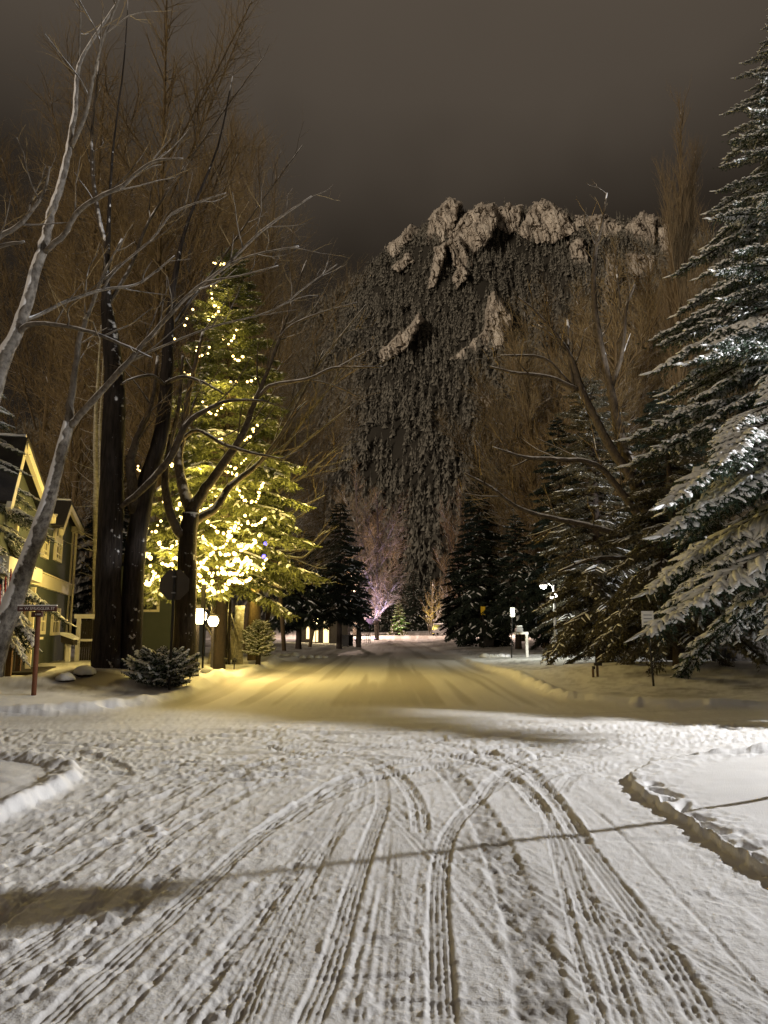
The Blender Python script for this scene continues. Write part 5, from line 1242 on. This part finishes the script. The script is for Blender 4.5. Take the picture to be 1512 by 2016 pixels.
# ------------------------------------------------------------------ street lamps
def street_lamp(x, y, h, label, power, col, arm=1.6, adir=(-1, 0), em='white_emit', spot=None, rad=.14):
    T = empty('street_lamp', (x, y, gz(x, y) if y < 130 else 0), label, 'street lamp', 'street lamps')
    b = MB(); b.tube([(0, 0, -.3), (0, 0, h + .15)], [.09, .055], 8); b.obj('pole', M['metal'], T)
    ax, ay = adir
    b = MB(); b.tube([(0, 0, h), (ax * arm * .5, ay * arm * .5, h + .22), (ax * arm, ay * arm, h + .24)], .03, 6); b.obj('arm', M['metal'], T)
    b = MB(); b.lathe((ax * arm, ay * arm, h + .1), [(.20, .02), (.21, .08), (.12, .17), (.03, .2)], 12); b.obj('head', M['metal'], T)
    b = MB(); b.lathe((ax * arm, ay * arm, h), [(.04, -.04), (.12, 0), (.16, .06), (.17, .115)], 12); b.obj('lens', M[em], T, True)
    point('lamp', (ax * arm, ay * arm, h - .22), power, col, rad, T)
    return T
street_lamp(17.6, 12.8, 7.4, 'grey street lamp on the right corner lighting the crossing white', 17500, (.985, .985, 1.0), 1.3, (-.92, -.38), rad=.18)
# lit lamp among the conifers
p = P(1070, 1167, 36)
street_lamp(p.x + .5, 36, p.z, 'lit street lamp glaring white among the conifers', 420, (.95, 1.0, .88), .5, (-1, 0), rad=.15)
T = lantern('second smaller white light among the conifers beside the street lamp', 1090, 1173, 36.6, 60, (1, 1, .9), .18, None, 'post_lantern', 'white_emit')
# far crossing
p = P(662, 1185, 106); street_lamp(p.x, 106, 6.5, 'far street lamp hidden behind the black conifer, lighting the far crossing', 16000, (1.0, .72, .58), 1.5, (1, 0), em='warm_emit')
p = P(1000, 1185, 108); street_lamp(p.x, 108, 6.5, 'far street lamp hidden behind the broad conifer, lighting the far crossing', 9000, (1.0, .72, .58), 1.5, (-1, 0), em='warm_emit')
def floodlight(px, Y, power, col, label, em, tgt):
    p = P(px, 1257, Y); T = empty('floodlight', (p.x, Y, gz(p.x, Y)), label, 'lamp', 'garden floodlights')
    b = MB(); b.tube([(0, 0, -.05), (0, 0, .2)], .03, 6); b.obj('stake', M['black'], T)
    b = MB(); b.lathe((0, 0, .2), [(.08, 0), (.14, .12), (.15, .16)], 10); b.obj('housing', M['black'], T)
    b = MB(); b.lathe((0, 0, .365), [(.13, 0), (.12, .02)], 10); b.obj('lens', emit('flood_' + em, col, 3), T)
    d = bpy.data.lights.new('flood', 'SPOT'); d.energy = power; d.color = col; d.spot_size = math.radians(85); d.spot_blend = .6; d.shadow_soft_size = .1
    o = bpy.data.objects.new('flood', d); COL.objects.link(o); o.parent = T; o.location = (0, 0, .45)
    o.rotation_euler = (Vector(tgt) - Vector((0, 0, .4))).to_track_quat('-Z', 'Y').to_euler()
floodlight(738, 93.5, 13000, (.64, .55, 1.0), 'low floodlight shining purple up the bare tree', 'purple', (0, 3.5, 9))
floodlight(786, 109, 900, (.45, 1.0, .25), 'low floodlight shining green at the small conifer', 'green', (0, 2.5, 3))
floodlight(853, 109, 2600, (1.0, .75, .12), 'low floodlight shining yellow up the small bare tree', 'yellow', (0, 2.5, 5))
floodlight(700, 90, 5000, (.72, .5, 1.0), 'low floodlight shining violet at the tall bare tree', 'violet', (0, 12, 16))
floodlight(905, 90, 3000, (1.0, .6, .55), 'low floodlight shining pink behind the broad conifer', 'pink2', (0, 5, 10))

# far porch with lit windows
H3 = empty('porch_house', (P(606, 1258, 78).x, 78, 0.1), 'far dark house with lit door and windows behind the conifers', 'house')
w3 = P(668, 1258, 78).x - P(590, 1258, 78).x
b = MB(); b.prism([(-1.2, -.3), (w3, -.3), (w3, 2.8), (w3 / 2 - .6, 4.6), (-1.2, 2.8)], .5, 6); b.obj('wall', M['darkwood'], H3)
b = MB(); roof_strip(b, (-1.6, 2.6), (w3 / 2 - .6, 4.75), .15, .2, 6.3); roof_strip(b, (w3 + .4, 2.6), (w3 / 2 - .6, 4.75), .15, .2, 6.3); b.obj('roof', M['roofm'], H3)
M['litwin'] = emit('lit_window', (1.0, .80, .42), 1.6)
for (px, w, z0, z1) in ((606, .3, .5, 2.0), (621, .55, .2, 1.7), (642, .55, .1, 2.4)):
    x = P(px, 1258, 78.5).x - H3.location.x; zm = (z0 + z1) / 2
    W = MB(); W.box((x, .46, zm), (w + .2, .06, z1 - z0 + .2)); wo_ = W.obj('window', M['wood'], H3)
    g = MB(); g.prism([(x - w / 2, z0), (x + w / 2, z0), (x + w / 2, z1 - .2), (x + w * .25, z1), (x - w * .25, z1), (x - w / 2, z1 - .2)], .40, .425); g.obj('pane', M['litwin'], wo_)
lantern('hanging white-yellow porch lamp before the far lit door', 622, 1222, 77, 250, (1, .8, .45), .32, 'garden lanterns')
b = MB()
# low fence at the far left verge
lf = empty('picket_fence', (P(655, 1256, 84).x, 84, 0.05), 'low fence of thin pickets at the far crossing', 'fence')
b.box((0, 0, .5), (.06, .04, 1.05)); pm_ = b.mesh('picket', M['wood'])
for i in range(22):
    o = bpy.data.objects.new('picket', pm_); link(o, lf); o.location = (i * .2, 0, 0)
for z in (.35, .85):
    b = MB(); b.box((2.1, .045, z), (4.4, .04, .07)); b.obj('rail', M['wood'], lf)
# far parked vehicle
def vehicle(px, Y, label, rz):
    p = P(px, 1253, Y); T = empty('parked_car', (p.x, Y, gz(p.x, Y)), label, 'car', None, rz)
    body = [(-2.2, .35), (2.2, .35), (2.25, .85), (1.2, 1.0), (.75, 1.6), (-1.6, 1.65), (-2.15, 1.05)]
    b = MB(); b.prism(body, -.85, .85); b.obj('body', mat('car_paint', (.25, .24, .25), (.2, .2, .2), 3, .35, metal=.3), T)
    for s in (-.853, .853):
        b = MB(); b.prism([(-1.5, 1.08), (.95, 1.08), (.65, 1.52), (-1.4, 1.56)], s - .004, s + .004); b.obj('side_window', M['glass'], T)
    b = MB(); b.box((-2.16, 0, 1.32), (.03, 1.3, .36)); b.obj('rear_window', M['glass'], T)
    for s in (-1, 1):
        b = MB(); b.box((-2.2, s * .68, .92), (.05, .22, .2)); b.obj('tail_light', M['red'], T)
        b = MB(); b.box((2.24, s * .62, .75), (.05, .3, .16)); b.obj('headlight', M['white'], T)
        for x in (-1.4, 1.4):
            b = MB(); b.lathe((0, 0, 0), [(.34, -.11), (.36, -.07), (.36, .07), (.34, .11)], 16); o = b.obj('wheel', M['black'], T); o.rotation_euler = (math.pi / 2, 0, 0); o.location = (x, s * .78, .36)
            b = MB(); b.lathe((0, 0, 0), [(.2, -.118), (.2, .118)], 12); b.obj('rim', M['metal'], o)
    b = MB(); b.prism([(-1.6, 1.655), (.7, 1.61), (.6, 1.70), (-1.5, 1.74)], -.75, .75); b.obj('snow_cap', M['snow'], T)
vehicle(868, 112, 'small car parked at the far crossing beside the yellow-lit tree', math.radians(75))
# tiny distant lamp above the house roof
p = P(41, 866, 120); T = empty('hillside_lamp', (p.x, 120, 0), 'single distant white lamp above the green house roof', 'lamp')
b = MB(); b.tube([(0, 0, -.5), (0, 0, p.z - .1)], .12, 6); b.obj('pole', M['black'], T)
b = MB(); b.add(ICO2[0] * .17, ICO2[1]); o = b.obj('globe', M['white_emit'], T, True); o.location = (0, 0, p.z)
